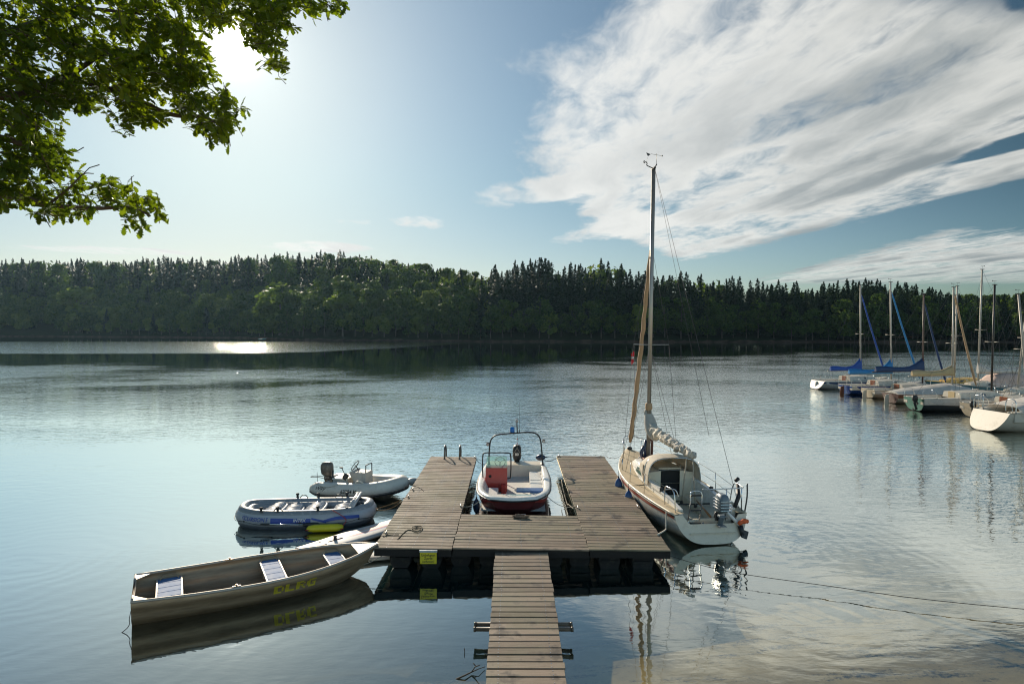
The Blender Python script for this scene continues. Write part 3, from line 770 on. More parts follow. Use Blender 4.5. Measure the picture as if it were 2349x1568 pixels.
# long line running out to the right just above the water
rope([P(1500, 1262, .34), P(1600, 1293, .20), P(1700, 1315, .17), P(1900, 1343, .15), P(2100, 1371, .15), P(2349, 1396, .16), P(2700, 1425, .2)], 'long thin dark line stretched low over the water to the right', .007, m_roped)

# ------------------------------------------------------------------ hull maths
def bez(v_, t):
    """piecewise smooth interpolation of [(t, value), ...]"""
    for (a, va), (b_, vb) in zip(v_, v_[1:]):
        if t <= b_:
            i = v_.index((a, va)); q_ = (t - a) / (b_ - a)
            m0 = ((vb - v_[i - 1][1]) / (b_ - v_[i - 1][0]) if i > 0 else (vb - va) / (b_ - a)) * (b_ - a)
            m1 = ((v_[i + 2][1] - va) / (v_[i + 2][0] - a) if i + 2 < len(v_) else (vb - va) / (b_ - a)) * (b_ - a)
            return (2 * q_ ** 3 - 3 * q_ ** 2 + 1) * va + (q_ ** 3 - 2 * q_ ** 2 + q_) * m0 + (-2 * q_ ** 3 + 3 * q_ ** 2) * vb + (q_ ** 3 - q_ ** 2) * m1
    return v_[-1][1]
class Hull:
    def __init__(s, L, beam, sheer, keel, p=.55, q=1.1, rake=.4, stern_rake=0.0, corr=0.0, ncorr=3):
        s.L, s.beam, s.sheer, s.keel, s.p, s.q, s.rake, s.sr, s.corr, s.nc = L, beam, sheer, keel, p, q, rake, stern_rake, corr, ncorr
    def pt(s, t, a, side=1, off=0.0):
        """a: 0 at the sheer, 1 at the keel; side +1 port; off pushes outwards"""
        b_ = bez(s.beam, t) / 2; zs = bez(s.sheer, t); zk = bez(s.keel, t)
        an = a * PI / 2; y = b_ * max(math.cos(an), 0) ** s.p; z_ = zs + (zk - zs) * math.sin(an) ** s.q
        if s.corr: y += s.corr * math.sin(a * s.nc * 2 * PI) * min(1, (1 - t) * 4) * (1 - a)
        y += off * math.cos(an); z_ -= off * math.sin(an)
        zz = (z_ - s.keel[0][1]) / (s.sheer[-1][1] - s.keel[0][1])
        x = s.L * t - s.rake * (t ** 4) * (1 - zz) - s.sr * (1 - t) ** 6 * (zz - 1)
        return Vector((x, y * side, z_))
    def shell(s, mb, nt=24, na=10, off=0.0, a1=1.0, t0=0.0, t1=1.0, mi=0, transom=True, flip=False, a0=0.0):
        secs = []
        for i in range(nt + 1):
            t = t0 + (t1 - t0) * i / nt
            sec = [s.pt(t, a0 + (a1 - a0) * k / na, 1, off) for k in range(na + 1)] + [s.pt(t, a0 + (a1 - a0) * k / na, -1, off) for k in range(na, -1, -1)][(1 if a1 == 1.0 else 0):]
            secs.append(sec)
        if flip: secs = secs[::-1]
        mb.loft(secs, False, (False, False), True, mi)
        if transom: mb.poly(secs[0][::-1] if not flip else secs[-1], mi)
    def band(s, mb, a0, a1, off, t0=0.0, t1=1.0, nt=30, mi=0, sides=(1, -1), na=2):
        for sd_ in sides:
            secs = [[s.pt(t0 + (t1 - t0) * i / nt, a0 + (a1 - a0) * k / na, sd_, off) for k in range(na + 1)] for i in range(nt + 1)]
            mb.loft(secs, False, (False, False), True, mi)
    def rail(s, mb, r_, a=0.0, off=0.0, t0=0.0, t1=1.0, nt=28, sides=(1, -1), n=6, mi=0, dz=0.0):
        for sd_ in sides:
            mb.tube([s.pt(t0 + (t1 - t0) * i / nt, a, sd_, off) + Vector((0, 0, dz)) for i in range(nt + 1)], r_, n, mi=mi)

# ------------------------------------------------------------------ aluminium rowing boat
m_alu, g, out = mat('weathered_aluminium')
tcn = g.new('ShaderNodeTexCoord').outputs['Object']
n1 = g.noise(g.mapv(tcn, scale=(.6, 1, 5)), 3.0, 6, .65); n2 = g.noise(tcn, 30, 4, .6)
c = g.mix(g.lin(n1, .3, .7), (.24, .165, .10), (.46, .33, .205)); c = g.mix(g.mul(g.ss(n1, .58, .75), .5), c, (.13, .095, .06))
b = g.new('ShaderNodeBsdfPrincipled', ins={'Base Color': c, 'Metallic': .35, 'Roughness': g.add(.38, g.mul(n2, .22))})
g.l.new(b.outputs[0], out.inputs[0])
m_alur = simple('bare_aluminium_rail', (.44, .40, .35), .55, metal=.5, var=.12, scale=8)
m_blueb = simple('blue_bench_paint', (.07, .17, .36), .7, var=.2, scale=6, dirt=(.25, .32, .42), dirt_amt=.5, spec=.25)
m_yelp = simple('yellow_lettering', (.62, .50, .04), .5, var=.15, scale=20)
rb = empty('rowing_boat', (-7.21, 11.90, 0), R(28.4), 'open aluminium rowing boat with three blue benches and yellow letters', 'rowing boat')
RH = Hull(4.72, [(0, 1.40), (.25, 1.60), (.5, 1.66), (.72, 1.40), (.88, .86), (.97, .32), (1, .10)],
          [(0, .54), (.3, .50), (.6, .50), (.85, .56), (1, .62)], [(0, -.10), (.6, -.12), (.85, -.08), (.95, .05), (1, .22)], p=.85, q=1.0, rake=.42, corr=.026, ncorr=3)
q = MB(); RH.shell(q, 36, 18); 
RH.shell(q, 36, 18, off=-.028, flip=True, transom=False)
# close the transom with an inner face
q.poly([RH.pt(0, k / 12, 1, -.028) + Vector((.03, 0, 0)) for k in range(13)] + [RH.pt(0, k / 12, -1, -.028) + Vector((.03, 0, 0)) for k in range(11, -1, -1)])
q.build('hull', m_alu, rb)
q = MB(); RH.rail(q, .030, off=.0, dz=.004, n=8); 
q.tube([(0.02, -.70, .545), (.02, -.42, .545), (.02, -.36, .46), (.02, .36, .46), (.02, .42, .545), (.02, .70, .545)], .026, 8)
q.build('gunwale', m_alur, rb)
q = MB(); q.add([RH.pt(.90, 0, 1) + Vector((0, 0, .014)), RH.pt(.90, 0, -1) + Vector((0, 0, .014)), RH.pt(1, 0, -1) + Vector((.03, 0, .02)), RH.pt(1, 0, 1) + Vector((.03, 0, .02))], [(0, 1, 2, 3)])
q.prism([tuple(RH.pt(.93, 0, 1) + Vector((0, 0, .01))), tuple(RH.pt(.93, 0, -1) + Vector((0, 0, .01))), tuple(RH.pt(1, 0, -1) + Vector((.02, 0, .012))), tuple(RH.pt(1, 0, 1) + Vector((.02, 0, .012)))], (0, 0, -.03))
q.build('bow_plate', m_alur, rb)
for sd_ in (1, -1):
    q = MB(); q.prism([(.03, sd_ * .66, .555), (.34, sd_ * .74, .54), (.03, sd_ * .42, .555)], (0, 0, -.02)); q.build('stern_knee', m_alur, rb)
for t_, wd, ln in ((.13, 1.24, .46), (.535, 1.42, .40), (.805, .88, .38)):
    x_ = t_ * 4.72; bn = empty('bench', (x_, 0, .39 if t_ < .8 else .42)); bn.parent = rb
    q = MB(); n_ = 5 if wd > 1 else 4
    for k in range(n_): q.box((0, -wd / 2 + (k + .5) * wd / n_, .012), (ln - .05, wd / n_ - .014, .022), bev=.004)
    q.build('bench_slats', m_blueb, bn)
    q = MB()
    for s_ in (-1, 1): q.box((s_ * (ln / 2 - .012), 0, 0), (.03, wd, .07), bev=.005)
    q.box((0, 0, -.022), (ln - .05, wd - .02, .02))
    for s_ in (-1, 1): q.box((0, s_ * (wd / 2 - .30), -.14), (ln * .8, .02, .24))
    q.build('bench_frame', m_alur, bn)
    if True:
        q = MB(); yy = wd / 2 + .03
        q.tube([(-.17, yy - .10, .02), (-.10, yy + .0, .08), (.10, yy + .0, .08), (.17, yy - .10, .02)], .012, 6); q.build('hand_grip', m_alu, bn)
for sd_ in (1, -1):
    q = MB(); x_ = 1.75; q.box((x_, sd_ * .80, .525), (.16, .05, .03), bev=.006); q.lathe([(.02, .53), (.02, .57)], (x_, sd_ * .80, 0), 8); q.build('rowlock_socket', m_alu, rb)
q = MB()
for k in range(-2, 3): q.box((2.1, k * .13, -.04), (3.3, .035, .02), bev=.005)
q.build('floor_rib', m_alu, rb)
# letters in a block face on the near (starboard) side
LT = {'D': ['11110', '11001', '11001', '11001', '11110'], 'L': ['11000', '11000', '11000', '11000', '11111'], 'R': ['11110', '11001', '11110', '11010', '11001'], 'G': ['01111', '11000', '11011', '11001', '01111']}
q = MB(); q2 = MB()
def side_pt(x, z_, off=.006):
    lo_, hi_ = 0.0, .6
    t = x / 4.72
    for _ in range(30):
        m_ = (lo_ + hi_) / 2
        if RH.pt(t, m_, -1).z > z_: lo_ = m_
        else: hi_ = m_
    return RH.pt(t, lo_, -1, off)
xx = 2.44
for ch in 'DLRG':
    for r_i, row in enumerate(LT[ch]):
        for c_i, bit in enumerate(row):
            if bit == '1':
                xa = xx + c_i * .038; za = .395 - r_i * .036
                q.add([side_pt(xa + .001, za - .0355), side_pt(xa + .0375, za - .0355), side_pt(xa + .0375, za), side_pt(xa + .001, za)], [(0, 1, 2, 3)])
    xx += .222
q.build('lettering', m_yelp, rb)
rope([rb.matrix_basis @ RH.pt(.99, .1, -1), P(880, 1258, .40), P(903, 1249, .46)], 'short line from the bow of the rowing boat to the jetty corner', .009, m_rope)
rope([P(812, 1300, .15), P(850, 1288, .30), P(905, 1258, .46)], 'pale line rising from the water to the front corner of the jetty', .009, m_rope)
pb = rb.matrix_basis @ Vector((0.0, -.62, .36))
rope([pb, pb + Vector((-.02, -.02, -.14)), pb + Vector((-.01, -.03, -.22)), pb + Vector((-.05, -.05, -.30)), pb + Vector((-.16, -.1, -.39))], 'thin dark line dangling from the stern of the rowing boat', .007, m_roped, name='stern_line')

# ------------------------------------------------------------------ outboard engines
def outboard(parent, loc, s=1.0, rz=0.0, tilt=0.0, cowl=None, legm=None, name='outboard_motor', label=None, cat=None, swirl=None):
    """engine with cowling, bracket, leg and propeller; local +x points away from the boat"""
    e = empty(name, loc, rot=(0, tilt, rz)); e.scale = (s, s, s)
    if parent is not None: e.parent = parent
    if label: tag(e, label, cat)
    q = MB(); secs = []
    for z_, l, w_, dx_ in ((.18, .30, .20, .0), (.24, .42, .27, .02), (.42, .46, .29, .03), (.56, .44, .28, .03), (.64, .36, .22, .02), (.67, .22, .12, .01)):
        n_ = 16; sec = []
        for k in range(n_):
            a = 2 * PI * k / n_; ca, sa = math.cos(a), math.sin(a)
            sec.append((dx_ + .5 * l * math.copysign(abs(ca) ** .6, ca), .5 * w_ * math.copysign(abs(sa) ** .6, sa), z_))
        secs.append(sec)
    q.loft(secs); q.build('cowling', cowl or m_black, e)
    q = MB(); q.box((.0, 0, .12), (.26, .17, .13), bev=.03); q.loft([[(x * k_ + .05 - .1 * j, y * k_, z_) for x, y in ((-.10, -.05), (.09, -.045), (.12, 0), (.09, .045), (-.10, .05))] for j, (z_, k_) in enumerate(((.08, 1.0), (-.25, .85), (-.5, .7)))], True)
    q.box((-.0, 0, -.34), (.36, .20, .02), bev=.005); q.build('leg', legm or cowl or m_black, e)
    q = MB(); q.box((-.16, 0, .02), (.07, .20, .24), bev=.01); q.tube([(-.20, -.08, .1), (-.24, -.08, -.05)], .018, 6); q.tube([(-.20, .08, .1), (-.24, .08, -.05)], .018, 6); q.build('clamp_bracket', m_black, e)
    q = MB(); q.tube([(-.06, 0, -.5), (.16, 0, -.5)], [.05, .035], 8)
    for k in range(3):
        a = k * 2 * PI / 3; q.box((.13, .09 * math.cos(a), -.5 + .09 * math.sin(a)), (.015, .11, .14), (a + .4, .5, 0), bev=.005)
    q.build('propeller', m_black, e)
    return e
def fender(p, r_=.11, ln=.42, m_=None, label='', group=None, lie=None):
    o_ = empty('boat_fender', p, label=label, cat='fender', group=group)
    if lie: o_.rotation_euler = lie
    q = MB(); prof = [(r_ * math.sin(PI * k / 12) ** .55 if 0 < k < 12 else .02, -ln / 2 + ln * k / 12) for k in range(13)]
    q.lathe(prof, n=14); q.build('body', m_, o_)
    q = MB(); q.tube([(0, 0, ln / 2 - .01), (0, 0, ln / 2 + .05)], .022, 8); q.tube([(0, 0, ln / 2 + .03), (.0, 0, ln / 2 + .22)], .007, 5); q.build('eye_and_line', m_black, o_)
    return o_
m_navy = simple('navy_vinyl', (.015, .030, .075), .3, var=.2, coat=.3)
m_bluef = simple('blue_vinyl', (.03, .10, .28), .35, var=.2)

# ------------------------------------------------------------------ rescue motor boat, bow towards the viewer
m_red = simple('red_gelcoat', (.42, .035, .028), .35, var=.10, scale=3, dirt=(.50, .12, .09), dirt_amt=.4)
m_redd = simple('red_antifouling', (.16, .025, .025), .6, var=.2, scale=3)
m_glass, g, out = mat('green_tinted_screen')
gl_ = g.new('ShaderNodeBsdfGlossy', ins={'Color': (1, 1, 1, 1), 'Roughness': .03}); tr_ = g.new('ShaderNodeBsdfTransparent', ins={'Color': (.48, .72, .64, 1)})
df_ = g.new('ShaderNodeBsdfTranslucent', ins={'Color': (.35, .55, .48, 1)})
a_ = g.new('ShaderNodeMixShader', ins={0: .25, 1: tr_.outputs[0], 2: df_.outputs[0]})
a_ = g.new('ShaderNodeMixShader', ins={0: .12, 1: a_.outputs[0], 2: gl_.outputs[0]}); g.l.new(a_.outputs[0], out.inputs[0])
m_dark = simple('dark_opening', (.012, .012, .012), .8)
m_nav = simple('grey_nonskid', (.55, .54, .50), .8, var=.08, scale=5, dirt=(.34, .32, .28), dirt_amt=.5)
mo = empty('motor_boat', (.12, 23.05, 0), R(-91.0), 'white and red open rescue motor boat with roll bar between the jetty arms', 'motor boat')
BH = Hull(5.25, [(0, 2.02), (.2, 2.16), (.45, 2.26), (.7, 2.20), (.85, 2.02), (.95, 1.62), (1, 1.30)],
          [(0, .56), (.4, .58), (.75, .62), (1, .66)], [(0, -.16), (.7, -.16), (.9, -.02), (1, .30)], p=.40, q=1.25, rake=.30)
q = MB(); BH.shell(q, 30, 14)
q.poly([BH.pt(1, k / 14, -1) for k in range(15)] + [BH.pt(1, k / 14, 1) for k in range(13, -1, -1)])
hull_ = q.build('hull', m_redd, mo)
q = MB(); BH.band(q, .18, .30, .007, nt=34, na=3)
q.add([BH.pt(1, .18 + k / 4 * .12, sd_, .008) for k in range(5) for sd_ in (-1, 1)], [(2 * k, 2 * k + 1, 2 * k + 3, 2 * k + 2) for k in range(4)])
q.build('red_stripe', m_red, mo)
q = MB(); BH.band(q, 0, .18, .008, nt=34, na=4)
q.add([BH.pt(1, k / 5 * .18, sd_, .009) for k in range(6) for sd_ in (-1, 1)], [(2 * k, 2 * k + 1, 2 * k + 3, 2 * k + 2) for k in range(5)])
q.build('topside', m_white2, mo)
# gunwale: a broad rounded white rim running round the bow
def rimpath(ins, dz):
    R_ = [BH.pt(t / 24, 0, 1) for t in range(25)]
    fr_ = [Vector((5.25 + .16 * (1 - (k / 4) ** 2) if abs(k) < 4 else 5.25, -k * .13 * 1.1, .665)) for k in (-3, -2, -1, 0, 1, 2, 3)]
    L_ = [BH.pt(t / 24, 0, -1) for t in range(24, -1, -1)]
    P_ = R_ + fr_ + L_
    out_ = []
    for p in P_:
        v_ = Vector((p.x - 2.6, p.y * 1.6, 0)); v_.normalize(); out_.append(Vector((p.x - v_.x * ins * .9, p.y - v_.y * ins, p.z + dz)))
    return out_
q = MB(); outer = rimpath(-.03, -.05); o2 = rimpath(-.03, .0); top = rimpath(.02, .035); inn = rimpath(.16, .035); inn2 = rimpath(.20, .0); inn3 = rimpath(.30, -.20)
q.loft([outer, o2, top, inn, inn2, inn3], False, (False, False), True)
q.build('gunwale', m_white2, mo)
q = MB(); q.tube(rimpath(-.045, -.05), .022, 6); q.build('rub_rail', m_black, mo)
q = MB(); q.box((2.45, 0, .21), (4.9, 1.86, .04)); q.build('floor', m_nav, mo)
# fore deck with hatch, side boxes, transom well
q = MB(); fd = [p for p in rimpath(.22, 0) if p.x > 4.05]; q.prism([(min(p.x, 5.16), p.y, .44) for p in fd][::-1], (0, 0, .06)); q.build('fore_deck', m_white2, mo)
q = MB(); q.box((4.62, 0, .512), (.52, .92, .02), bev=.006); q.build('deck_hatch', m_white, mo)
q = MB(); q.box((4.2, .36, .40), (.10, .02, .02)); q.tube([(4.45, -.07, .53), (4.42, -.05, .55), (4.42, .05, .55), (4.45, .07, .53)], .008, 5); q.build('hatch_handle', m_steel, mo)
q = MB(); q.box((2.75, .72, .36), (3.1, .44, .28), bev=.02); q.build('side_locker', m_white2, mo)      # viewer's right
for x_ in (1.9, 3.3):
    q = MB(); q.box((x_, .70, .506), (1.15, .36, .014), bev=.005); q.build('locker_lid', m_white, mo)
q = MB(); q.box((3.75, -.70, .33), (1.0, .42, .24), bev=.02); q.build('seat_locker', m_white2, mo)
q = MB(); q.box((.78, 0, .40), (.08, 1.84, .46), bev=.02); q.box((.32, 0, .55), (.9, 1.86, .05), bev=.015); q.build('engine_well', m_cream, mo)
q = MB(); q.box((3.86, .50, .53), (.40, .84, .05), bev=.02); q.build('blue_cushion', m_bluef, mo)
# windows of the coaming: three small recesses
for x_ in (1.6, 2.35, 3.1):
    q = MB(); q.lathe([(.055, 0), (.055, .012), (.04, .012)], n=14, axis='y'); o_ = q.build('side_vent', m_galv, mo, (x_, .885, .48)); 
# console
cs = empty('console', (2.62, -.57, 0)); cs.parent = mo
q = MB(); q.loft([[(.10, -.34, 1.02), (.28, -.34, .98), (.34, -.34, .52), (.34, -.34, .24), (-.10, -.34, .24), (-.10, -.34, .9)], [(.10, .34, 1.02), (.28, .34, .98), (.34, .34, .52), (.34, .34, .24), (-.10, .34, .24), (-.10, .34, .9)]], True, sm=False)
q.box((.42, .24, .36), (.24, .16, .30), bev=.02)
q.build('console_body', m_red, cs)
q = MB(); q.lathe([(.045, .34), (.045, .352), (.03, .352)], (0, 0, 0), 14, axis='x'); q.build('porthole', m_dark, cs, (.0, -.20, .74))
q = MB(); q.add([(.24, -.33, .99), (.24, .33, .99), (.06, .30, 1.32), (.06, -.30, 1.32)], [(0, 1, 2, 3)]); q.add([(.24, -.33, .99), (.06, -.30, 1.32), (-.12, -.33, 1.24), (-.10, -.34, .95)], [(0, 1, 2, 3)]); q.add([(.24, .33, .99), (.06, .30, 1.32), (-.12, .33, 1.24), (-.10, .34, .95)], [(0, 3, 2, 1)]); q.build('windscreen', m_glass, cs)
q = MB(); q.tube(cr([(.0, -.45, .60), (.0, -.46, .9), (.0, -.45, 1.34), (.0, -.36, 1.42), (.0, 0, 1.425), (.0, .36, 1.42), (.0, .45, 1.34), (.0, .46, .9), (.0, .44, .60)], 5), .021, 8); q.tube([(0, .44, .60), (0, .34, .58)], .02, 6); q.tube([(0, -.45, .60), (0, -.34, .58)], .02, 6); q.build('screen_frame', m_black, cs)
sw = MB(); sw.tube([(-.22 + .03 * math.sin(a), .10 + .17 * math.cos(a), 1.08 + .16 * math.sin(a)) for a in [2 * PI * k / 20 for k in range(20)]], .012, 6, closed=True)
for k in range(3): a = k * 2.09 + .5; sw.tube([(-.2, .10, 1.08), (-.22 + .03 * math.sin(a), .10 + .17 * math.cos(a), 1.08 + .16 * math.sin(a))], .009, 5)
sw.tube([(-.2, .1, 1.08), (-.08, .1, .98)], .02, 6); sw.build('steering_wheel', m_black, cs)
# roll bar, lamp, mast
q = MB(); q.tube(cr([(.62, -.93, .60), (.50, -.93, 1.0), (.42, -.88, 1.42), (.40, -.72, 1.60), (.40, -.45, 1.66), (.40, 0, 1.69), (.40, .45, 1.73), (.40, .74, 1.68), (.41, .90, 1.48), (.50, .96, 1.0), (.62, .99, .60)], 6), .026, 8)
q.lathe([(.06, .58), (.05, .62)], (.62, -.93, 0), 10); q.lathe([(.06, .58), (.05, .62)], (.62, .99, 0), 10); q.build('roll_bar', m_black, mo)
for y_, z_ in ((-.98, 1.30), (1.02, 1.42)):
    q = MB(); q.box((.44, y_, z_), (.10, .11, .12), bev=.02); q.box((.50, y_, z_), (.02, .085, .09), bev=.005, mi=1); q.build('work_lamp', [m_black, m_galv], mo)
m_blue = simple('blue_beacon', (.01, .22, .62), .15, var=.05, coat=.5, trans=.4)
bl_ = empty('beacon', (.40, -.10, 1.70)); bl_.parent = mo
q = MB(); q.lathe([(.075, .03), (.08, .05), (.078, .19), (.06, .21), (.0, .215)], n=16); q.build('beacon_dome', m_blue, bl_)
q = MB(); q.box((0, 0, .012), (.13, .20, .04), bev=.01); q.build('beacon_base', m_black, bl_)
q = MB(); q.tube([(.40, .08, 1.68), (.39, .06, 2.10)], .020, 8); q.build('signal_mast', m_black, mo)
q = MB(); q.lathe([(.028, 2.08), (.05, 2.10), (.05, 2.18), (.03, 2.20)], (.39, .06, 0), 12); q.build('mast_light', m_galv, mo)
q = MB(); q.tube([(.40, .15, 1.7), (.40, .15, 2.75)], .005, 5); q.tube([(.40, .15, 1.7), (.40, .15, 1.84)], .014, 6); q.build('whip_aerial', m_black, mo)
q = MB(); q.tube([(.40, .08, 1.66), (.38, .07, 1.16)], .005, 5); q.tube([(.38, .07, 1.16), (.12, -.22, .62)], .006, 5); q.tube([(.38, .07, 1.16), (.12, .34, .62)], .006, 5)
for z_ in (1.48, 1.32): q.lathe([(.01, z_ - .02), (.03, z_), (.01, z_ + .02)], (.39, .075, 0), 10, mi=1)
q.build('towing_line', [m_rope, m_red], mo)
e = outboard(mo, (-.12, .06, .42), 1.12, PI)
lb = MB(); 
put_text('80', .12, lambda a, b_: (-.232, -a, .40 + b_), 'lettering', m_white, e, bold=.004)
fender((1.03, 22.72, .80), .12, .40, m_navy, 'white and navy fender lying on the stern corner of the motor boat', lie=(R(80), 0, R(60)))
fender((-1.05, 18.55, .22), .105, .46, m_navy, 'navy fender hanging at the left bow of the motor boat')
rope(sag((-.78, 18.15, .66), (-1.44, 17.3, .60), .16), 'slack line from the left bow of the motor boat to the left jetty arm', .010, m_rope)
rope(sag((.95, 18.3, .66), (1.78, 17.35, .56), .16), 'slack line from the right bow of the motor boat to the right jetty arm', .010, m_rope)
rope(sag((-1.4, 23.7, .60), (-.85, 22.9, .62), .16), 'line from the left jetty arm tip to the stern of the motor boat', .010, m_roped)
rope(sag((1.16, 22.9, .66), (1.85, 24.3, .56), .10), 'line from the right jetty arm tip to the stern of the motor boat', .010, m_roped)
rope([(1.62, 20.6, .5), (1.60, 19.6, .42), (1.64, 18.6, .25), (1.60, 17.9, .46), (1.70, 17.3, .5)], 'old rope drooping along the inside edge of the right jetty arm', .013, m_rope)

# ------------------------------------------------------------------ inflatable raft
m_pvcg = simple('grey_pvc', (.22, .24, .26), .48, var=.10, scale=4, dirt=(.50, .50, .50), dirt_amt=.6, coat=.15, bump=.25, bscale=26)
m_pvcl = simple('light_grey_pvc', (.44, .45, .47), .5, var=.08, scale=4, dirt=(.34, .35, .36), dirt_amt=.4, coat=.2, bump=.2, bscale=26)
m_pvcd = simple('dark_grey_pvc', (.085, .095, .11), .45, var=.2, scale=4)
m_pvcb = simple('blue_print', (.03, .07, .33), .4, var=.1)
rf = empty('inflatable_raft', (-5.80, 17.80, .02), R(4.5), 'grey and white inflatable raft with ribbed seats and blue lettering', 'raft')
RL, RW, TR = 3.86, 1.66, .215
def oval(l, w_, n=56, e_=2.9, up=.0):
    o_ = []
    for k in range(n):
        a = 2 * PI * k / n; ca, sa = math.cos(a), math.sin(a)
        x_ = .5 * l * math.copysign(abs(ca) ** (2 / e_), ca); y_ = .5 * w_ * math.copysign(abs(sa) ** (2 / e_), sa)
        o_.append(Vector((x_, y_, up * (2 * x_ / l) ** 4)))
    return o_
def ring(l, w_, r_, z_, up=.06, e_=2.9):
    return [p + Vector((0, 0, z_)) for p in oval(l - 2 * r_, w_ - 2 * r_, 56, e_, up)]
q = MB(); q.tube(ring(RL, RW, TR, .22), TR, 16, closed=True); q.build('outer_tube', m_pvcl, rf)
q = MB(); q.tube(ring(RL - .10, RW - .10, .15, .36, .07), .125, 14, closed=True, mi=0); q.build('top_tube', m_pvcg, rf)
q = MB(); q.tube(ring(RL - .50, RW - .50, .12, .30, .05), .12, 12, closed=True); q.build('inner_tube', m_pvcg, rf)
q = MB(); q.tube(ring(RL - .04, RW - .04, TR, .08), TR * .86, 12, closed=True); q.build('bottom_chamber', m_pvcd, rf)
q = MB(); fl = oval(RL - .6, RW - .6, 40); q.poly([(p.x, p.y, .10) for p in fl]); q.poly([(p.x, p.y, -.02) for p in fl][::-1]); q.build('floor', m_pvcg, rf)
def cushion(x_, z_, ln, wd, tilt, back=False):
    q = MB(); n_ = 6
    for k in range(n_):
        y_ = -wd / 2 + (k + .5) * wd / n_
        q.tube([(-ln / 2, y_, 0), (-ln * .42, y_, .035), (0, y_, .05), (ln * .42, y_, .035), (ln / 2, y_, 0)], [.03, wd / n_ * .56, wd / n_ * .58, wd / n_ * .56, .03], 8)
    q.tube(cr([(-ln / 2, -wd / 2, -.0), (-ln / 2, wd / 2, 0), (ln / 2, wd / 2, 0), (ln / 2, -wd / 2, 0)], 5, True), .04, 6, closed=True)
    return q.build('seat_cushion' if not back else 'backrest', m_pvcl, rf, (x_, 0, z_), (0, tilt, 0))
cushion(-.92, .30, .50, .86, R(-14)); cushion(-.42, .27, .46, .86, R(-4)); cushion(.20, .30, .50, .86, R(-14)); cushion(.98, .28, .46, .86, R(-6)); cushion(1.34, .47, .42, .84, R(-62), True)
q = MB(); q.box((.58, 0, .17), (.5, .9, .06), bev=.02); q.build('floor_mat', m_pvcg, rf)
for x_, y_ in ((-1.05, -.72), (-.62, -.70), (.45, -.70), (-.45, .72), (.15, .70), (.98, .70), (1.25, .68)):
    q = MB(); q.lathe([(.05, 0), (.035, .03), (.03, .07), (.05, .09), (.045, .13), (.0, .14)], (x_, y_, .47), 10); q.build('rowlock', m_black, rf)
for x_, y_ in ((-.62, -.66), (-.25, .66), (.75, .66)):
    q = MB(); q.tube([(x_ - .12, y_, .47), (x_ - .05, y_, .56), (x_ + .05, y_, .56), (x_ + .12, y_, .47)], .012, 6); q.box((x_, y_, .475), (.22, .04, .02), bev=.006); q.build('carry_handle', m_black, rf)
for x_, y_ in ((1.42, -.42), (1.55, -.1), (1.45, .35), (1.2, -.55)):
    q = MB(); q.lathe([(.045, 0), (.04, .02), (.02, .03)], (x_, y_, .485), 12); q.build('valve', m_black, rf)
rg_ = [p for p in ring(RL + .02 + 0.0, RW, TR, .22)]
gp = []
for k in range(56):
    a = 2 * PI * k / 56; p = rg_[k]; v_ = Vector((p.x * RW, p.y * RL, 0)).normalized()
    gp.append(p + v_ * (TR + .012) + Vector((0, 0, -.03 - .05 * abs(math.sin(k * PI / 7)))))
q = MB(); q.tube(gp, .008, 5, closed=True); q.build('grab_line', m_black, rf)
for k in range(0, 56, 7):
    q = MB(); p = gp[k]; q.box(p, (.05, .05, .05), bev=.015); q.build('line_patch', m_black, rf)
def raftside(u, v_, off=.004):
    """u along the near (-y) side, v up round the tube"""
    a = v_ / TR; base = Vector((u, -RW / 2 + TR, .22 + .06 * (2 * u / (RL - 2 * TR)) ** 4))
    # follow the bend of the ends
    n_ = Vector((0, -1, 0)); xe = RL / 2 - TR
    k_ = max(0, abs(u) - .95)
    base.y += .95 * k_ ** 2.4
    nn_ = Vector((math.copysign(k_ ** 1.4 * 2.2, u), -1, 0)).normalized() if k_ > 0 else n_
    return base + (nn_ * math.cos(a) + Vector((0, 0, 1)) * math.sin(a)) * (TR + off)
def strip(u0, u1, fn0, fn1, off, nu=24):
    q_ = MB(); secs = [[raftside(u0 + (u1 - u0) * i / nu, fn0(i / nu) + (fn1(i / nu) - fn0(i / nu)) * k / 3, off) for k in range(4)] for i in range(nu + 1)]
    q_.loft(secs, False, (False, False), True); return q_
strip(-.78, .28, lambda t: -.03, lambda t: .11 - .03 * t, .006).build('blue_panel', m_pvcb, rf)
strip(.30, .70, lambda t: .05 - .10 * t, lambda t: .10 - .09 * t, .006).build('blue_panel', m_pvcb, rf)
strip(.62, 1.42, lambda t: -.04 + .07 * math.sin(t * 2.6), lambda t: .03 + .09 * math.sin(t * 2.6), .006).build('blue_panel', m_pvcb, rf)
put_text('EXCURSION 5', .15, lambda a, b_: raftside(-1.20 + a, b_ + .06, .009), 'lettering', m_pvcb, rf, sx=.72, bold=.003, shear=.2)
put_text('INTEX', .105, lambda a, b_: raftside(-.02 + a, b_ + .035, .011), 'lettering', m_white, rf, sx=1.1, bold=.003, shear=.15)
# paddle resting in its holders on the near side
pd = empty('paddle', (0, 0, 0), label='aluminium paddle with black blade strapped to the near side of the raft', cat='paddle'); pd.matrix_basis = rf.matrix_basis.copy()
q = MB(); q.tube([(-.98, -.88, .20), (.10, -.88, .155)], .016, 8); q.build('shaft', m_steel, pd)
q = MB(); q.tube([(-1.02, -.88, .20), (-.80, -.88, .193)], .022, 8); q.build('grip', m_black, pd)
q = MB(); q.loft([[(x_, -.88 + s_ * .012, .155 - x_ * .03 + dz_) for s_, dz_ in ((-1, -w_), (1, -w_), (1, w_), (-1, w_))] for x_, w_ in ((.08, .02), (.18, .055), (.38, .07), (.50, .06), (.54, .02))], True); q.build('blade', m_black, pd)
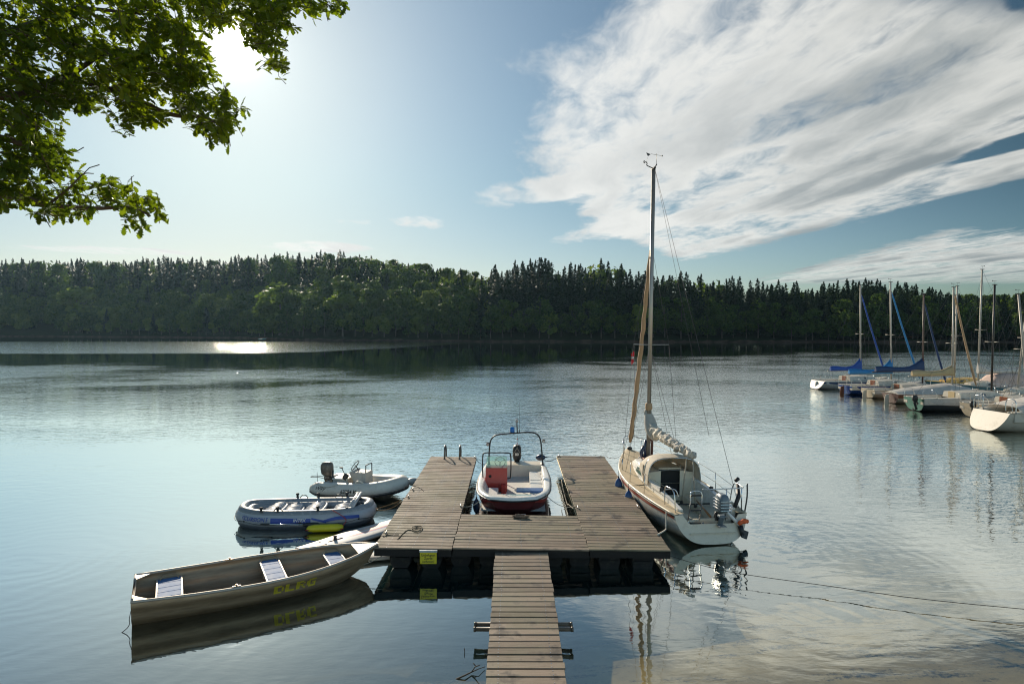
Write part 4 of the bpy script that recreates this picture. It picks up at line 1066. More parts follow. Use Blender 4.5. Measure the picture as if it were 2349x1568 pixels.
# yellow rescue buoy can floating in front of it
m_ybuoy = simple('yellow_foam', (.78, .66, .015), .4, var=.06, scale=5, coat=.2)
yb = empty('rescue_float', (-5.02, 16.88, .02), R(7), 'long bright yellow rescue float lying in the water against the raft', 'rescue float')
q = MB(); secs = []
for x_, w_, h_ in ((-.48, .05, .04), (-.44, .085, .09), (-.30, .11, .13), (.30, .11, .13), (.42, .085, .10), (.47, .05, .05)):
    secs.append([(x_, .12 * ca_ * w_ / .11, .09 + sa_ * h_ / 1.1) for ca_, sa_ in ((-1, -.6), (0, -.75), (1, -.6), (1.1, 0), (.9, .6), (0, .8), (-.9, .6), (-1.1, 0))])
q.loft(secs, True); q.build('body', m_ybuoy, yb)
for x_ in (-.46, .44):
    q = MB(); q.tube([(x_ - .04, -.10, .07), (x_ + .05, -.115, .08)], .012, 6); q.build('strap_slot', m_red, yb)
rope([yb.matrix_basis @ Vector((.44, 0, .1)), yb.matrix_basis @ Vector((.52, .10, .28)), rf.matrix_basis @ Vector((.82, -.70, .5))], 'red strap from the yellow float up onto the raft', .010, m_red, name='strap')
rope(sag((-3.86, 17.85, .36), (-3.03, 18.25, .6), .05), 'upper orange line from the raft to the left jetty edge', .008, m_ropeo)
rope(sag((-3.86, 17.80, .33), (-3.03, 18.30, .6), .15), 'lower slack orange line from the raft to the left jetty edge', .008, m_ropeo)

# ------------------------------------------------------------------ rigid inflatable with outboard
m_hyp = simple('ivory_hypalon', (.66, .62, .54), .4, var=.06, scale=3, dirt=(.44, .40, .32), dirt_amt=.5, coat=.1)
m_gel = simple('grey_console', (.44, .42, .38), .5, var=.12, scale=3, dirt=(.26, .24, .20), dirt_amt=.5)
ri = empty('rigid_inflatable', (-5.98, 20.92, 0), R(-13), 'ivory rigid inflatable boat with grey console and outboard at the left jetty', 'inflatable boat')
TP = [(-.42, -.60, .26), (0, -.61, .26), (.8, -.62, .27), (1.5, -.60, .30), (2.0, -.46, .36), (2.35, -.22, .42), (2.46, 0, .44), (2.35, .22, .42), (2.0, .46, .36), (1.5, .60, .30), (.8, .62, .27), (0, .61, .26), (-.42, .60, .26)]
tp = cr(TP, 7); n_ = len(tp); rr_ = [.245] * n_
for k in range(7): rr_[k] = rr_[n_ - 1 - k] = .10 + .145 * math.sin((k + .5) / 7 * PI / 2)
q = MB(); q.tube(tp, rr_, 18, up=(0, 0, 1)); q.build('tube', m_hyp, ri)
def ribtan(i): return (tp[min(i + 1, n_ - 1)] - tp[max(i - 1, 0)]).normalized()
for dz_, rw_, mt_ in ((.0, .030, m_black), (.048, .011, m_black), (-.048, .011, m_black)):
    pts = []
    for i in range(n_):
        nrm_ = Vector((0, 0, 1)).cross(ribtan(i)) * -1; a = -.62 + dz_ * 4
        pts.append(tp[i] + (nrm_ * math.cos(a) + Vector((0, 0, 1)) * math.sin(a)) * (rr_[i] + .004))
    q = MB(); q.tube(pts, rw_ * .7, 6, flat=1.0); q.build('rub_strake', mt_, ri)
q = MB(); q.loft([[(x_, -w_, .14), (x_, 0, z_), (x_, w_, .14)] for x_, w_, z_ in ((-.02, .60, -.12), (1.2, .60, -.14), (1.9, .42, -.06), (2.4, .06, .18))], False, (True, True), False); q.poly([(-.02, -.6, .14), (1.9, -.5, .14), (2.4, 0, .2), (1.9, .5, .14), (-.02, .6, .14)]); q.build('hull', m_white, ri)
q = MB(); q.box((-.0, 0, .26), (.06, 1.0, .38), bev=.01); q.build('transom', m_gel, ri)
q = MB(); q.box((1.10, .02, .46), (.46, .52, .62), bev=.02); q.build('console', m_gel, ri)
q = MB(); q.box((.86, .02, .66), (.16, .50, .30), (0, R(-28), 0), bev=.015); q.build('console_dash', m_gel, ri)
q = MB(); q.box((.42, .0, .34), (.52, .56, .34), bev=.02); q.build('seat_box', m_gel, ri)
q = MB(); q.box((.42, .0, .535), (.55, .60, .05), bev=.02); q.build('seat_lid', m_hyp, ri)
q = MB(); q.tube([(.80 + .10 * math.sin(a), .06 + .19 * math.cos(a), .93 + .16 * math.sin(a)) for a in [2 * PI * k / 20 for k in range(20)]], .012, 6, closed=True)
for k in range(3): a = k * 2.09 + .5; q.tube([(.82, .06, .92), (.80 + .10 * math.sin(a), .06 + .19 * math.cos(a), .93 + .16 * math.sin(a))], .009, 5)
q.tube([(.82, .06, .92), (.92, .06, .80)], .018, 6); q.build('steering_wheel', m_black, ri)
q = MB(); q.tube(cr([(1.30, -.20, .60), (1.31, -.20, .96), (1.29, -.14, 1.0), (1.29, .18, 1.0), (1.31, .24, .96), (1.30, .24, .60)], 4), .018, 6); q.build('console_rail', m_black, ri)
q = MB(); q.box((.62, -.26, .62), (.16, .10, .20), (0, .5, 0), bev=.02); q.tube([(.60, -.27, .70), (.50, -.28, .90)], .014, 6); q.box((.48, -.28, .92), (.12, .05, .045), bev=.01); q.build('throttle', m_black, ri)
q = MB(); q.tube([(.12, -.2, .45), (.14, -.2, .80)], .03, 8); q.build('hand_pump', m_black, ri)
outboard(ri, (-.16, .0, .40), .92, PI, cowl=simple('brown_grey_cowling', (.11, .095, .08), .35, var=.2, scale=4, dirt=(.3, .28, .24), dirt_amt=.4))
q = MB(); q.tube(cr([(.1, -.35, .5), (-.2, -.45, .60), (-.55, -.4, .58), (-.6, -.1, .55), (-.35, .1, .5)], 6), .010, 5); q.tube([(-.30, -.42, .42), (-.31, -.42, .74)], .008, 5); q.build('control_cable', m_roped, ri)
q = MB(); q.tube(cr([(1.16, -.66, .50), (1.22, -.68, .59), (1.34, -.67, .60), (1.44, -.62, .52)], 5), .024, 8); q.build('carry_handle', m_hyp, ri)
def ribside(u, v_, off=.006):
    f = 0.0; i = 0
    while i < n_ - 2 and tp[i + 1].x < u: i += 1
    t = (u - tp[i].x) / (tp[i + 1].x - tp[i].x); base = tp[i].lerp(tp[i + 1], t); tg = (tp[i + 1] - tp[i]).normalized()
    nrm_ = (Vector((0, 0, 1)).cross(tg) * -1).normalized(); a = v_ / .245
    return base + (nrm_ * math.cos(a) + Vector((0, 0, 1)) * math.sin(a)) * (.245 + off)
put_text('63384 M', .165, lambda a, b_: ribside(1.02 + a, b_ + .02), 'lettering', m_ink, ri, sx=.92, bold=.003, shear=.12)
put_text('Wiky', .15, lambda a, b_: ribside(.02 + a, b_ + .09), 'lettering', m_ink, ri, sx=1.1, bold=.001, shear=.5)
rope([ribside(-.28, .2) if False else ri.matrix_basis @ Vector((-.25, -.68, .50)), ri.matrix_basis @ Vector((.0, -.80, .42)), ri.matrix_basis @ Vector((.30, -.84, .40)), ri.matrix_basis @ Vector((.62, -.76, .47))], 'pale grab line draped over the near tube of the inflatable boat', .009, m_rope, name='grab_line')
fender((-3.30, 20.95, .36), .13, .5, simple('white_fender', (.62, .64, .60), .4, var=.1, dirt=(.3, .34, .3), dirt_amt=.5), 'white fender with dark blue end squeezed between inflatable boat and jetty', lie=(R(85), 0, R(-58)))

# ------------------------------------------------------------------ surf boards by the front left corner
m_board, g, out = mat('striped_board')
tcn = g.new('ShaderNodeTexCoord').outputs['Object']; bx_, by_, bz_ = g.xyz(tcn)
c = g.mix(g.ss(g.noise(tcn, 5, 4, .6), .55, .7), (.72, .69, .64), (.52, .47, .40))
for y0, w_, cc in ((-.06, .035, (.45, .06, .05)), (-.115, .016, (.05, .13, .42)), (.12, .022, (.62, .30, .18)), (.19, .012, (.50, .10, .08))):
    yy = g.add(by_, g.mul(bx_, .035))
    c = g.mix(g.mul(g.m('LESS_THAN', g.m('ABSOLUTE', g.sub(yy, y0)), w_), g.ss(bx_, -.9, -.2)), c, cc)
b = g.new('ShaderNodeBsdfPrincipled', ins={'Base Color': c, 'Roughness': .35, 'Coat Weight': .2}); g.l.new(b.outputs[0], out.inputs[0])
def board(loc, rz, L, W, mt_, label, mast=True, z_=.12):
    o_ = empty('surf_board', loc, rz, label, 'surf board')
    q_ = MB(); secs = []
    for i in range(25):
        t = i / 24; w_ = W / 2 * (math.sin(PI * min(.98, .06 + t * .90)) ** .55) * (1 if t < .8 else 1 - (t - .8) * 1.2); x_ = -L / 2 + L * t; zz = .10 * (2 * t - 1) ** 4 * (1.4 if t > .5 else .6)
        secs.append([(x_, w_ * a_, zz + b_ * z_) for a_, b_ in ((-1, .5), (-.96, .80), (-.7, .98), (0, 1.06), (.7, .98), (.96, .80), (1, .5), (.9, .15), (0, -.05), (-.9, .15))])
    q_.loft(secs, True); q_.build('deck_and_hull', mt_, o_)
    if mast:
        q_ = MB(); q_.box((-.75, 0, z_ * 1.12), (.42, .05, .02), bev=.005); q_.lathe([(.05, 0), (.04, .05), (.05, .08), (.02, .10)], (-.75, 0, z_ * 1.15), 10)
        for yy in (-.12, .12): q_.box((-1.15, yy, z_ * 1.08), (.16, .03, .03), bev=.01)
        q_.build('mast_foot', m_black, o_)
    return o_
board((-3.95, 16.32, .03), R(49), 3.5, .86, m_board, 'white surf board with red and blue stripes half under the left jetty arm', z_=.13)
board((-2.85, 15.0, .02), R(20), 1.9, .5, m_white, 'plain white board end poking out under the front left jetty corner', False, z_=.10)

# ------------------------------------------------------------------ big sailing yacht at the right jetty arm
m_tan = simple('tan_deck', (.52, .42, .27), .75, var=.1, scale=3, dirt=(.36, .29, .19), dirt_amt=.4)
m_strip = simple('red_brown_stripe', (.33, .075, .04), .35, var=.1)
m_canvas = simple('cream_canvas', (.66, .60, .50), .8, var=.10, scale=5, dirt=(.42, .36, .27), dirt_amt=.5, bump=.5, bscale=5, trans=.18)
m_sail = simple('sail_cloth', (.66, .62, .54), .75, var=.12, scale=7, dirt=(.40, .34, .26), dirt_amt=.4, bump=.6, bscale=9, trans=.15)
m_jib = simple('tan_sail_cover', (.44, .30, .18), .8, var=.12, scale=3, dirt=(.33, .21, .11), dirt_amt=.4, bump=.4, bscale=8)
m_mast = simple('anodised_mast', (.34, .32, .29), .4, metal=.6, var=.1, scale=2)
m_wire = simple('rigging_wire', (.10, .10, .10), .7, spec=.2)
m_win = simple('green_window', (.10, .17, .15), .12, var=.3, scale=5, coat=.4)
m_brown = simple('brown_bracket', (.09, .035, .028), .5, var=.2)
m_greym = simple('blue_grey_cowling', (.16, .20, .23), .35, var=.12, scale=3, coat=.2)
m_orange = simple('orange_cloth', (.75, .14, .04), .7, var=.15, scale=14)
m_mesh = m_black
ya = empty('sailing_yacht', (5.05, 16.22, 0), rot=(R(.85), 0, R(98.0)), label='cream cabin sailing yacht with tall mast and furled tan foresail at the right jetty arm', cat='sailing yacht')
YH = Hull(6.45, [(0, 1.92), (.2, 2.22), (.45, 2.34), (.65, 2.06), (.82, 1.36), (.93, .68), (1, .14)],
          [(0, .72), (.4, .78), (.7, .90), (1, 1.10)], [(0, .03), (.25, -.22), (.7, -.26), (.92, -.1), (1, .1)], p=.62, q=1.12, rake=.85, stern_rake=-.42)
q = MB(); YH.shell(q, 34, 14, transom=False); q.build('hull', m_white, ya)
q = MB(); YH.band(q, .055, .13, .007, t0=.01, nt=40, na=3); q.build('cove_stripe', m_strip, ya)
q = MB(); YH.rail(q, .026, a=.0, off=.006); q.build('toe_rail', m_cream, ya)
q = MB(); YH.rail(q, .012, a=.05, off=.012); q.build('rubbing_strake', m_black, ya)
# transom: outer face with the middle cut low
tr_l = [YH.pt(0, k / 12, 1) for k in range(13)]; tr_r = [YH.pt(0, k / 12, -1) for k in range(12, -1, -1)]
def trx(z_): return .0 - .42 * (1 - (z_ - .03) / (1.10 - .03)) + .13
q = MB()
cut = [(-.74, .70), (-.60, .50), (.60, .50), (.74, .70)]
outl = [Vector((p.x, p.y, p.z)) for p in tr_l + tr_r[1:]] + [Vector((YH.pt(0, 0, 1).x - (.72 - z_) * .40, y_, z_)) for y_, z_ in cut]
n_ = len(outl)
# fan of quads from the rim to the cut line
rim = tr_l + tr_r[1:]
for i in range(len(rim) - 1):
    a, b_ = rim[i], rim[i + 1]
    def up(p):
        y_ = max(-.74, min(.74, p.y * .80)); z_ = .50 + max(0, abs(y_) - .60) / .14 * .20
        return Vector((YH.pt(0, 0, 1).x - (.72 - z_) * .40, y_, z_))
    q.add([a, b_, up(b_), up(a)], [(3, 2, 1, 0)])
q.build('transom', m_cream, ya)
def dk(t, f, dz_=0.0, side=1):
    p = YH.pt(t, 0, side); return Vector((p.x, p.y * f, p.z + .02 + .05 * (1 - f * f) + dz_))
q = MB()
# side decks outside the cockpit, full deck forward of it
for sd_ in (1, -1):
    secs = []
    for i in range(13):
        t = .0 + .40 * i / 12; p = YH.pt(t, 0, 1); inn_ = .70
        secs.append([Vector((p.x, sd_ * (p.y + (inn_ - p.y) * k / 3), p.z + .015 + .015 * k / 3)) for k in range(4)])
    q.loft(secs if sd_ < 0 else [s_[::-1] for s_ in secs], False, (False, False), True)
secs = []
for i in range(17):
    t = .40 + .60 * i / 16; secs.append([dk(t, 1 - k / 4 * 1.0, 0, 1) for k in range(4)] + [dk(t, 0)] + [dk(t, k / 4, 0, -1) for k in range(1, 5)])
q.loft([s_[::-1] for s_ in secs], False, (False, False), True)
q.build('deck', m_tan, ya)
q = MB(); q.box((1.1, 0, .28), (2.9, 1.24, .04)); q.build('cockpit_floor', m_cream, ya)
for sd_ in (1, -1):
    q = MB(); q.box((1.30, sd_ * .50, .40), (2.55, .36, .22), bev=.03); q.build('cockpit_seat', m_cream, ya)
    q = MB(); q.prism([(.05, sd_ * .66, .50), (2.65, sd_ * .66, .50), (2.65, sd_ * .66, 1.02), (1.6, sd_ * .66, .98), (.05, sd_ * .66, .80)], (0, sd_ * .11, 0)); q.build('coaming', m_white2, ya)
    q = MB(); q.lathe([(.06, 0), (.05, .06), (.06, .10), (.04, .12)], (1.35, sd_ * .73, .92), 14); q.build('winch', m_black, ya)
q = MB(); q.box((.16, 0, .40), (.10, 1.3, .22), bev=.02); q.build('stern_locker', m_cream, ya)
# cabin trunk
q = MB(); secs = []
for x_, hw, zt, zb in ((2.55, .76, 1.20, .80), (3.2, .74, 1.24, .80), (4.0, .62, 1.22, .84), (4.7, .46, 1.14, .90), (5.15, .32, 1.00, .95)):
    secs.append([(x_, -hw, zb), (x_, -hw * .86, zt - .05), (x_, -hw * .72, zt), (x_, 0, zt + .05), (x_, hw * .72, zt), (x_, hw * .86, zt - .05), (x_, hw, zb)])
q.loft(secs, False, (False, False), True); q.poly(secs[-1], 0)
q.build('cabin', m_white2, ya)
q = MB(); q.prism([(2.55, -.74, .50), (2.55, -.74, 1.18), (2.55, -.30, 1.23), (2.55, -.30, .50)], (-.03, 0, 0)); q.prism([(2.55, .74, .50), (2.55, .74, 1.18), (2.55, .30, 1.23), (2.55, .30, .50)], (-.03, 0, 0)); q.box((2.53, 0, .42), (.04, 1.3, .16)); q.build('bulkhead', m_cream, ya)
q = MB(); q.box((2.62, 0, .86), (.02, .64, .78)); q.build('companionway', m_dark, ya)  # near-black sheet standing in for the shade inside the opening
q = MB(); q.box((3.0, 0, 1.285), (.86, .70, .04), bev=.01); q.build('sliding_hatch', m_cream, ya)
q = MB(); q.box((4.45, 0, 1.235), (.42, .42, .05), bev=.01); q.build('fore_hatch', simple('faded_red_hatch', (.55, .25, .18), .5, var=.15), ya)
for sd_ in (1, -1):
    q = MB()
    q.add([(2.78, sd_ * .752, .98), (3.62, sd_ * .700, 1.00), (3.56, sd_ * .652, 1.15), (2.84, sd_ * .682, 1.14)], [(0, 1, 2, 3) if sd_ < 0 else (3, 2, 1, 0)]); q.build('cabin_window', m_win, ya)
    q = MB(); q.tube([(2.9, sd_ * .48, 1.27), (2.92, sd_ * .48, 1.32), (4.3, sd_ * .36, 1.29), (4.32, sd_ * .36, 1.22)], .015, 6); q.build('grab_rail', m_steel, ya)
# spray hood
def arch(x_, hw, zb, zt, n=14, p_=.55):
    o_ = []
    for k in range(n + 1):
        a = PI * k / n; ca, sa = math.cos(a), math.sin(a)
        o_.append(Vector((x_, hw * math.copysign(abs(ca) ** p_, ca), zb + (zt - zb) * sa ** .6)))
    return o_
q = MB(); secs = [arch(3.55, .60, 1.18, 1.27), arch(3.40, .64, 1.12, 1.42), arch(3.12, .70, 1.0, 1.60), arch(2.85, .76, .96, 1.68), arch(2.50, .80, .92, 1.72), arch(2.22, .82, .90, 1.69)]
q.loft(secs, False, (False, False), True); q.loft([[p + Vector((0, 0, -.012)) for p in s_] for s_ in secs][::-1], False, (False, False), True)
hood = q.build('spray_hood', m_canvas, ya)
for x_, zt in ((2.22, 1.69), (2.60, 1.71)):
    q = MB(); q.tube([p + Vector((0, 0, -.02)) for p in arch(x_, .81, .90, zt)], .014, 6); q.build('hood_frame', m_steel, hood)
for sd_ in (1, -1):
    q = MB(); q.add([(3.30, sd_ * .685, 1.10), (2.75, sd_ * .79, 1.05), (2.75, sd_ * .775, 1.40), (3.20, sd_ * .70, 1.36)], [(0, 1, 2, 3)]); q.build('hood_window', m_canvas, hood)
# mast and rig
MX = 4.42; MZ = 10.62
q = MB(); q.tube([(MX, 0, 1.15), (MX, 0, MZ)], .068, 12, flat=.75, up=(1, 0, 0)); q.build('mast', m_mast, ya)
q = MB(); q.tube([(MX + .02, .10, 1.2), (MX + .04, .09, 1.5), (MX + .02, .08, 1.8)], .05, 6); q.tube([(MX + .1, .16, 1.15), (MX + .05, .22, 1.4), (MX, .14, 1.62)], .06, 6); q.build('halyard_bundle', m_navy, ya)
q = MB(); q.tube([(MX - .02, -.11, 1.2), (MX - .02, -.12, 1.75), (MX, -.08, 1.9)], .045, 6); q.build('halyard_coil', m_brown, ya)
hd = empty('mast_head', (MX, 0, MZ)); hd.parent = ya
q = MB(); q.box((.02, 0, .02), (.28, .08, .06), bev=.01); q.tube([(.0, .02, .02), (.02, .20, .10), (.02, .24, .14)], .016, 6); q.tube([(0, -.02, .02), (-.02, -.10, .16)], .018, 6); q.build('head_fitting', m_black, hd)
q = MB(); q.tube([(0, -.09, .1), (0, -.09, .50)], .007, 5); q.tube([(0, .10, .48), (0, -.26, .44)], .006, 5); q.prism([(0, .20, .50), (0, .10, .47), (0, .20, .40), (0, .26, .52)], (.006, 0, 0)); q.box((0, -.28, .44), (.02, .04, .04)); q.build('wind_vane', m_black, hd)
q = MB(); q.tube([(0, .24, .1), (0, .22, .36)], .005, 5); q.tube([(0, .20, .16), (0, .34, .26)], .012, 5)
for k in range(3): a = 2.09 * k; q.lathe([(.0, -.02), (.03, 0), (.0, .02)], (.05 * math.cos(a), .30 + .05 * math.sin(a), .20), 8)
q.build('anemometer', m_black, hd)
def stay(a, b_, r_=.006, nm='stay', m_=None):
    q_ = MB(); q_.tube([a, b_], r_, 5); return q_.build(nm, m_ or m_wire, ya)
SPZ = 4.92
for sd_ in (1, -1):
    q = MB(); q.tube([(MX, 0, SPZ), (MX - .10, sd_ * .60, SPZ + .02)], [.018, .013], 6); q.build('spreader', m_galv, ya)
    tip = (MX - .10, sd_ * .60, SPZ + .02); cp = YH.pt(.655, 0, sd_) + Vector((0, -sd_ * .08, .03))
    stay((MX, 0, 8.1), tip); stay(tip, cp); stay((MX, 0, SPZ - .05), cp + Vector((-.35, 0, 0))); stay((MX, 0, SPZ - .05), cp + Vector((.30, -sd_ * .02, 0)))
    bp_ = YH.pt(.02, 0, sd_)
    q = MB(); q.tube([cp, cp + Vector((0, 0, .35))], .016, 6); q.build('turnbuckle', m_steel, ya)
stay((MX - .1, 0, MZ), YH.pt(.0, 0, -1) + Vector((.1, .12, .05)), .006, 'backstay'); stay((MX - .1, 0, MZ), (.55, -.25, 2.6), .005, 'topping_lift')
bow = YH.pt(1, 0, 1); fs0 = Vector((6.28, 0, 1.16)); fs1 = Vector((MX + .07, 0, 8.35))
stay(fs0, fs1, .007, 'forestay'); stay((MX + .08, .0, 8.35), (MX + .12, .07, 7.0), .005, 'halyard')
a = fs0.lerp(fs1, .035); b_ = fs0.lerp(fs1, .955)
q = MB(); N_ = 34; rnd = random.Random(9); P_ = []; rs_ = []
for k in range(N_):
    t = k / (N_ - 1); p = a.lerp(b_, t); sagx = -.10 * math.sin(PI * t) ; P_.append(p + Vector((sagx + .012 * math.sin(k * 2.1), .012 * math.cos(k * 1.7), 0))); rs_.append((.080 - .022 * t) * (1 + .10 * math.sin(k * 1.3)) * (1 if 0 < k < N_ - 1 else .4))
q.tube(P_, rs_, 10); q.build('furled_foresail', m_jib, ya)
q = MB(); q.lathe([(.07, 0), (.09, .03), (.09, .07), (.06, .10)], tuple(fs0 + Vector((0, 0, -.02))), 12); q.build('furling_drum', m_black, ya)
# boom, flaked mainsail and cover
bo0 = Vector((MX - .08, 0, 2.10)); bo1 = Vector((1.35, -.12, 1.86))
q = MB(); q.tube([bo0, bo1], .045, 8); q.build('boom', m_mast, ya)
q = MB(); P_ = []; rs_ = []; rnd = random.Random(4); NS = 64
for k in range(NS):
    t = k / (NS - 1); p = bo0.lerp(bo1 + Vector((-.12, 0, 0)), t)
    P_.append(p + Vector((0, .05 * mnoise.noise(Vector((k * .35, 0, 1))), .12 - .06 * t + .06 * mnoise.noise(Vector((k * .3, 4, 1)))))); rs_.append((.165 - .075 * t) * (1 + .45 * mnoise.noise(Vector((k * .42, 9, 2)))) * (1 if 0 < k < NS - 1 else .4))
q.tube(P_, rs_, 16)
q.v = [tuple(Vector(v_) + Vector((mnoise.noise(Vector(v_) * 14), mnoise.noise(Vector(v_) * 14 + Vector((9, 0, 0))), mnoise.noise(Vector(v_) * 14 + Vector((0, 9, 0))))) * .075) for v_ in q.v]
q.build('flaked_mainsail', m_sail, ya)
for t in (.38, .52, .66, .80, .92):
    q = MB(); p = bo0.lerp(bo1, t) + Vector((0, 0, .09)); r0 = .17 - .07 * t
    q.tube([p + Vector((0, r0 * math.cos(a_), r0 * math.sin(a_))) for a_ in [2 * PI * k / 12 for k in range(12)]], .014, 5, closed=True); q.build('sail_tie', m_sail, ya)
q = MB(); secs = []
for x_, zc, ry, rz_ in ((.10, 2.86, .05, .10), (.08, 2.74, .13, .14), (.03, 2.58, .14, .20), (-.10, 2.42, .19, .24), (-.26, 2.24, .22, .26), (-.44, 2.10, .20, .20), (-.62, 2.02, .14, .14)):
    secs.append([(MX + x_ + .10 * math.cos(a_) * (1 if x_ > .05 else .3), ry * math.sin(a_) * (1 + .06 * math.sin(5 * a_)), zc + rz_ * math.cos(a_) * (0.15 if x_ > .05 else 1)) for a_ in [2 * PI * k / 14 for k in range(14)]])
q.loft(secs, True); q.build('mast_end_cover', simple('grey_white_cover', (.48, .46, .41), .75, var=.12, scale=6, bump=.5, bscale=6, trans=.1), ya)
q = MB(); q.lathe([(.10, 2.80), (.12, 2.86), (.11, 3.0), (.08, 3.03)], (MX + .02, 0, 0), 12); q.build('cover_collar', m_jib, ya)
# mainsheet, tiller, running gear
for a, b_ in (((1.5, -.05, 1.80), (1.55, .05, .55)), ((1.25, -.12, 1.84), (1.15, -.18, .56))):
    q = MB(); q.tube([a, b_], .018, 6); q.box(b_, (.08, .08, .10), bev=.02, mi=1); q.build('mainsheet', [m_rope, m_black], ya)
q = MB(); q.tube([(1.2, -.62, .60), (1.2, .62, .60)], .02, 6); q.build('traveller', m_black, ya)
q = MB(); q.tube([(-.05, -.05, .62), (.9, -.10, .78)], [.03, .02], 8); q.build('tiller', simple('varnished_wood', (.30, .14, .05), .3, var=.2, scale=8), ya)
# rails
def tube_part(pts, r_, nm, m_=None, sub=5, parent=None):
    q_ = MB(); q_.tube(cr(pts, sub) if sub else pts, r_, 8); return q_.build(nm, m_ or m_steel, parent or ya)
tube_part([(5.45, .50, 1.02), (5.5, .50, 1.50), (6.0, .34, 1.58), (6.42, .0, 1.62), (6.0, -.34, 1.58), (5.5, -.50, 1.50), (5.45, -.50, 1.02)], .014, 'pulpit')
tube_part([(5.95, .30, 1.06), (6.0, .33, 1.58)], .012, 'pulpit_leg', sub=0); tube_part([(5.95, -.30, 1.06), (6.0, -.33, 1.58)], .012, 'pulpit_leg', sub=0)
tube_part([(.62, .92, .78), (.60, .93, 1.22), (.36, .94, 1.30), (.08, .90, 1.24), (-.02, .88, .72)], .016, 'push_pit')
tube_part([(.62, .93, 1.18), (.50, .70, 1.2), (.46, .60, 1.0)], .013, 'push_pit')
tube_part([(.75, -.98, .78), (.55, -.98, 1.30), (.05, -.95, 1.36), (-.10, -.80, 1.36), (-.10, .20, 1.34)], .014, 'push_pit')
tube_part([(.02, -.93, .72), (-.10, -.86, 1.36)], .016, 'push_pit', sub=0); tube_part([(-.06, -.45, .52), (-.10, -.45, 1.35)], .014, 'push_pit', sub=0)
for t in (.28, .46):
    for sd_ in (1, -1):
        p = YH.pt(t, 0, sd_); q = MB(); q.tube([(p.x, p.y - sd_ * .07, p.z), (p.x, p.y - sd_ * .09, p.z + .58)], .010, 6); q.build('stanchion', m_steel, ya)
for sd_ in (1, -1):
    for hz_ in (.56, .30):
        pl = [Vector((5.5, sd_ * .50, 1.02 + hz_ * .85))] + [YH.pt(t, 0, sd_) + Vector((0, -sd_ * .09, hz_)) for t in (.46, .28)] + [Vector((.60, sd_ * .95, .70 + hz_))]
        q = MB(); q.tube(pl, .006, 5); q.build('lifeline', m_rope, ya)
# stern gear
ld = empty('boarding_ladder', (-.10, .38, .62)); ld.parent = ya
q = MB(); q.tube(cr([(.10, .15, -.1), (-.02, .15, .40), (.0, .13, .66), (.0, -.13, .66), (-.02, -.15, .40), (.10, -.15, -.1), (.0, -.17, -.22), (-.02, .17, -.22)], 5, True), .015, 6, closed=True); q.build('ladder_frame', m_steel, ld)
for z_ in (.58, .20, -.14):
    q = MB(); q.box((-.01, 0, z_), (.05, .28, .04), bev=.01); q.build('ladder_step', m_black, ld)
q = MB(); q.tube([(-.12, .10, -.25), (-.15, .11, -.42)], .012, 6); q.tube([(-.12, -.12, -.25), (-.15, -.13, -.42)], .012, 6); q.box((-.14, 0, -.40), (.03, .30, .03)); q.build('ladder_foot', m_galv, ld)
tube_part([(-.10, .18, .50), (-.30, .02, .02)], .024, 'slide_bar', m_galv, 0); tube_part([(-.10, -.42, .40), (-.30, -.52, .02)], .022, 'slide_bar', m_galv, 0)
q = MB(); q.box((-.24, -.22, .30), (.10, .44, .28), (0, R(14), 0), bev=.02); q.build('motor_bracket', m_brown, ya)
eo = outboard(ya, (-.34, -.20, .66), .95, PI, cowl=m_greym)
for ch in list(eo.children):
    if ch.name.startswith('propeller'): bpy.data.objects.remove(ch)
    elif ch.name.startswith('leg'): ch.scale = (.8, 1, .55)
for z_ in (.28, .36, .44, .52):
    q = MB(); q.box((.03, 0, z_), (.478, .302, .012)); q.build('cowling_rib', m_steel, eo)
tm = empty('trolling_motor', (.0, 0, 0)); tm.parent = ya
q = MB(); q.tube([(.15, -.30, .95), (-.32, -.72, .46)], [.035, .05], 8); q.build('shaft', m_white2, tm)
q = MB(); q.tube([(-.33, -.72, .46), (-.40, -.76, .22)], [.07, .06], 8); q.box((-.42, -.80, .26), (.05, .16, .20), (.4, .3, 0), bev=.02); q.build('propeller', m_black, tm)
q = MB(); q.tube(cr([(-.34, -.66, .50), (-.36, -.74, .56), (-.36, -.84, .58), (-.34, -.92, .56)], 4), [.04, .05, .06, .06, .05, .06, .06, .07, .06, .06, .05, .06, .03][:13], 7); q.build('orange_cloth', m_orange, tm)
q = MB(); q.tube([(.38, -1.0, 1.34), (.05, -.86, 1.10), (-.02, -.72, .84)], [.045, .055, .05], 8); q.tube([(.42, -.96, 1.42), (.34, -1.0, 1.50)], .05, 6); q.build('rolled_gear', m_black, ya)
tube_part([(-.05, -.98, .68), (.02, -1.08, 1.1), (.10, -1.12, 1.42)], .020, 'outrigger_pole', m_black)
for y_, z_ in ((.30, .22), (-.75, .28)):
    q = MB(); q.lathe([(.03, 0), (.03, .02)], (0, 0, 0), 10, axis='x'); q.build('drain', m_dark, ya, (-.30 + z_ * .2, y_, z_))
put = ya.matrix_basis
fender(put @ (YH.pt(.60, .2, 1) + Vector((0, .12, -.06))), .12, .5, m_bluef, 'blue fender on the jetty side of the yacht, nearer its bow')
fender(put @ (YH.pt(.40, .2, 1) + Vector((0, .13, -.08))), .12, .5, m_bluef, 'blue fender squeezed between yacht and jetty, nearer its stern')
fp = put @ Vector((MX - .10, .56, 4.72))
fl_ = empty('pennant', fp, label='small red and white pennant hoisted under the port spreader', cat='flag')
m_flag, g, out = mat('red_white_flag')
tcn = g.new('ShaderNodeTexCoord').outputs['Object']; fx, fy, fz = g.xyz(tcn)
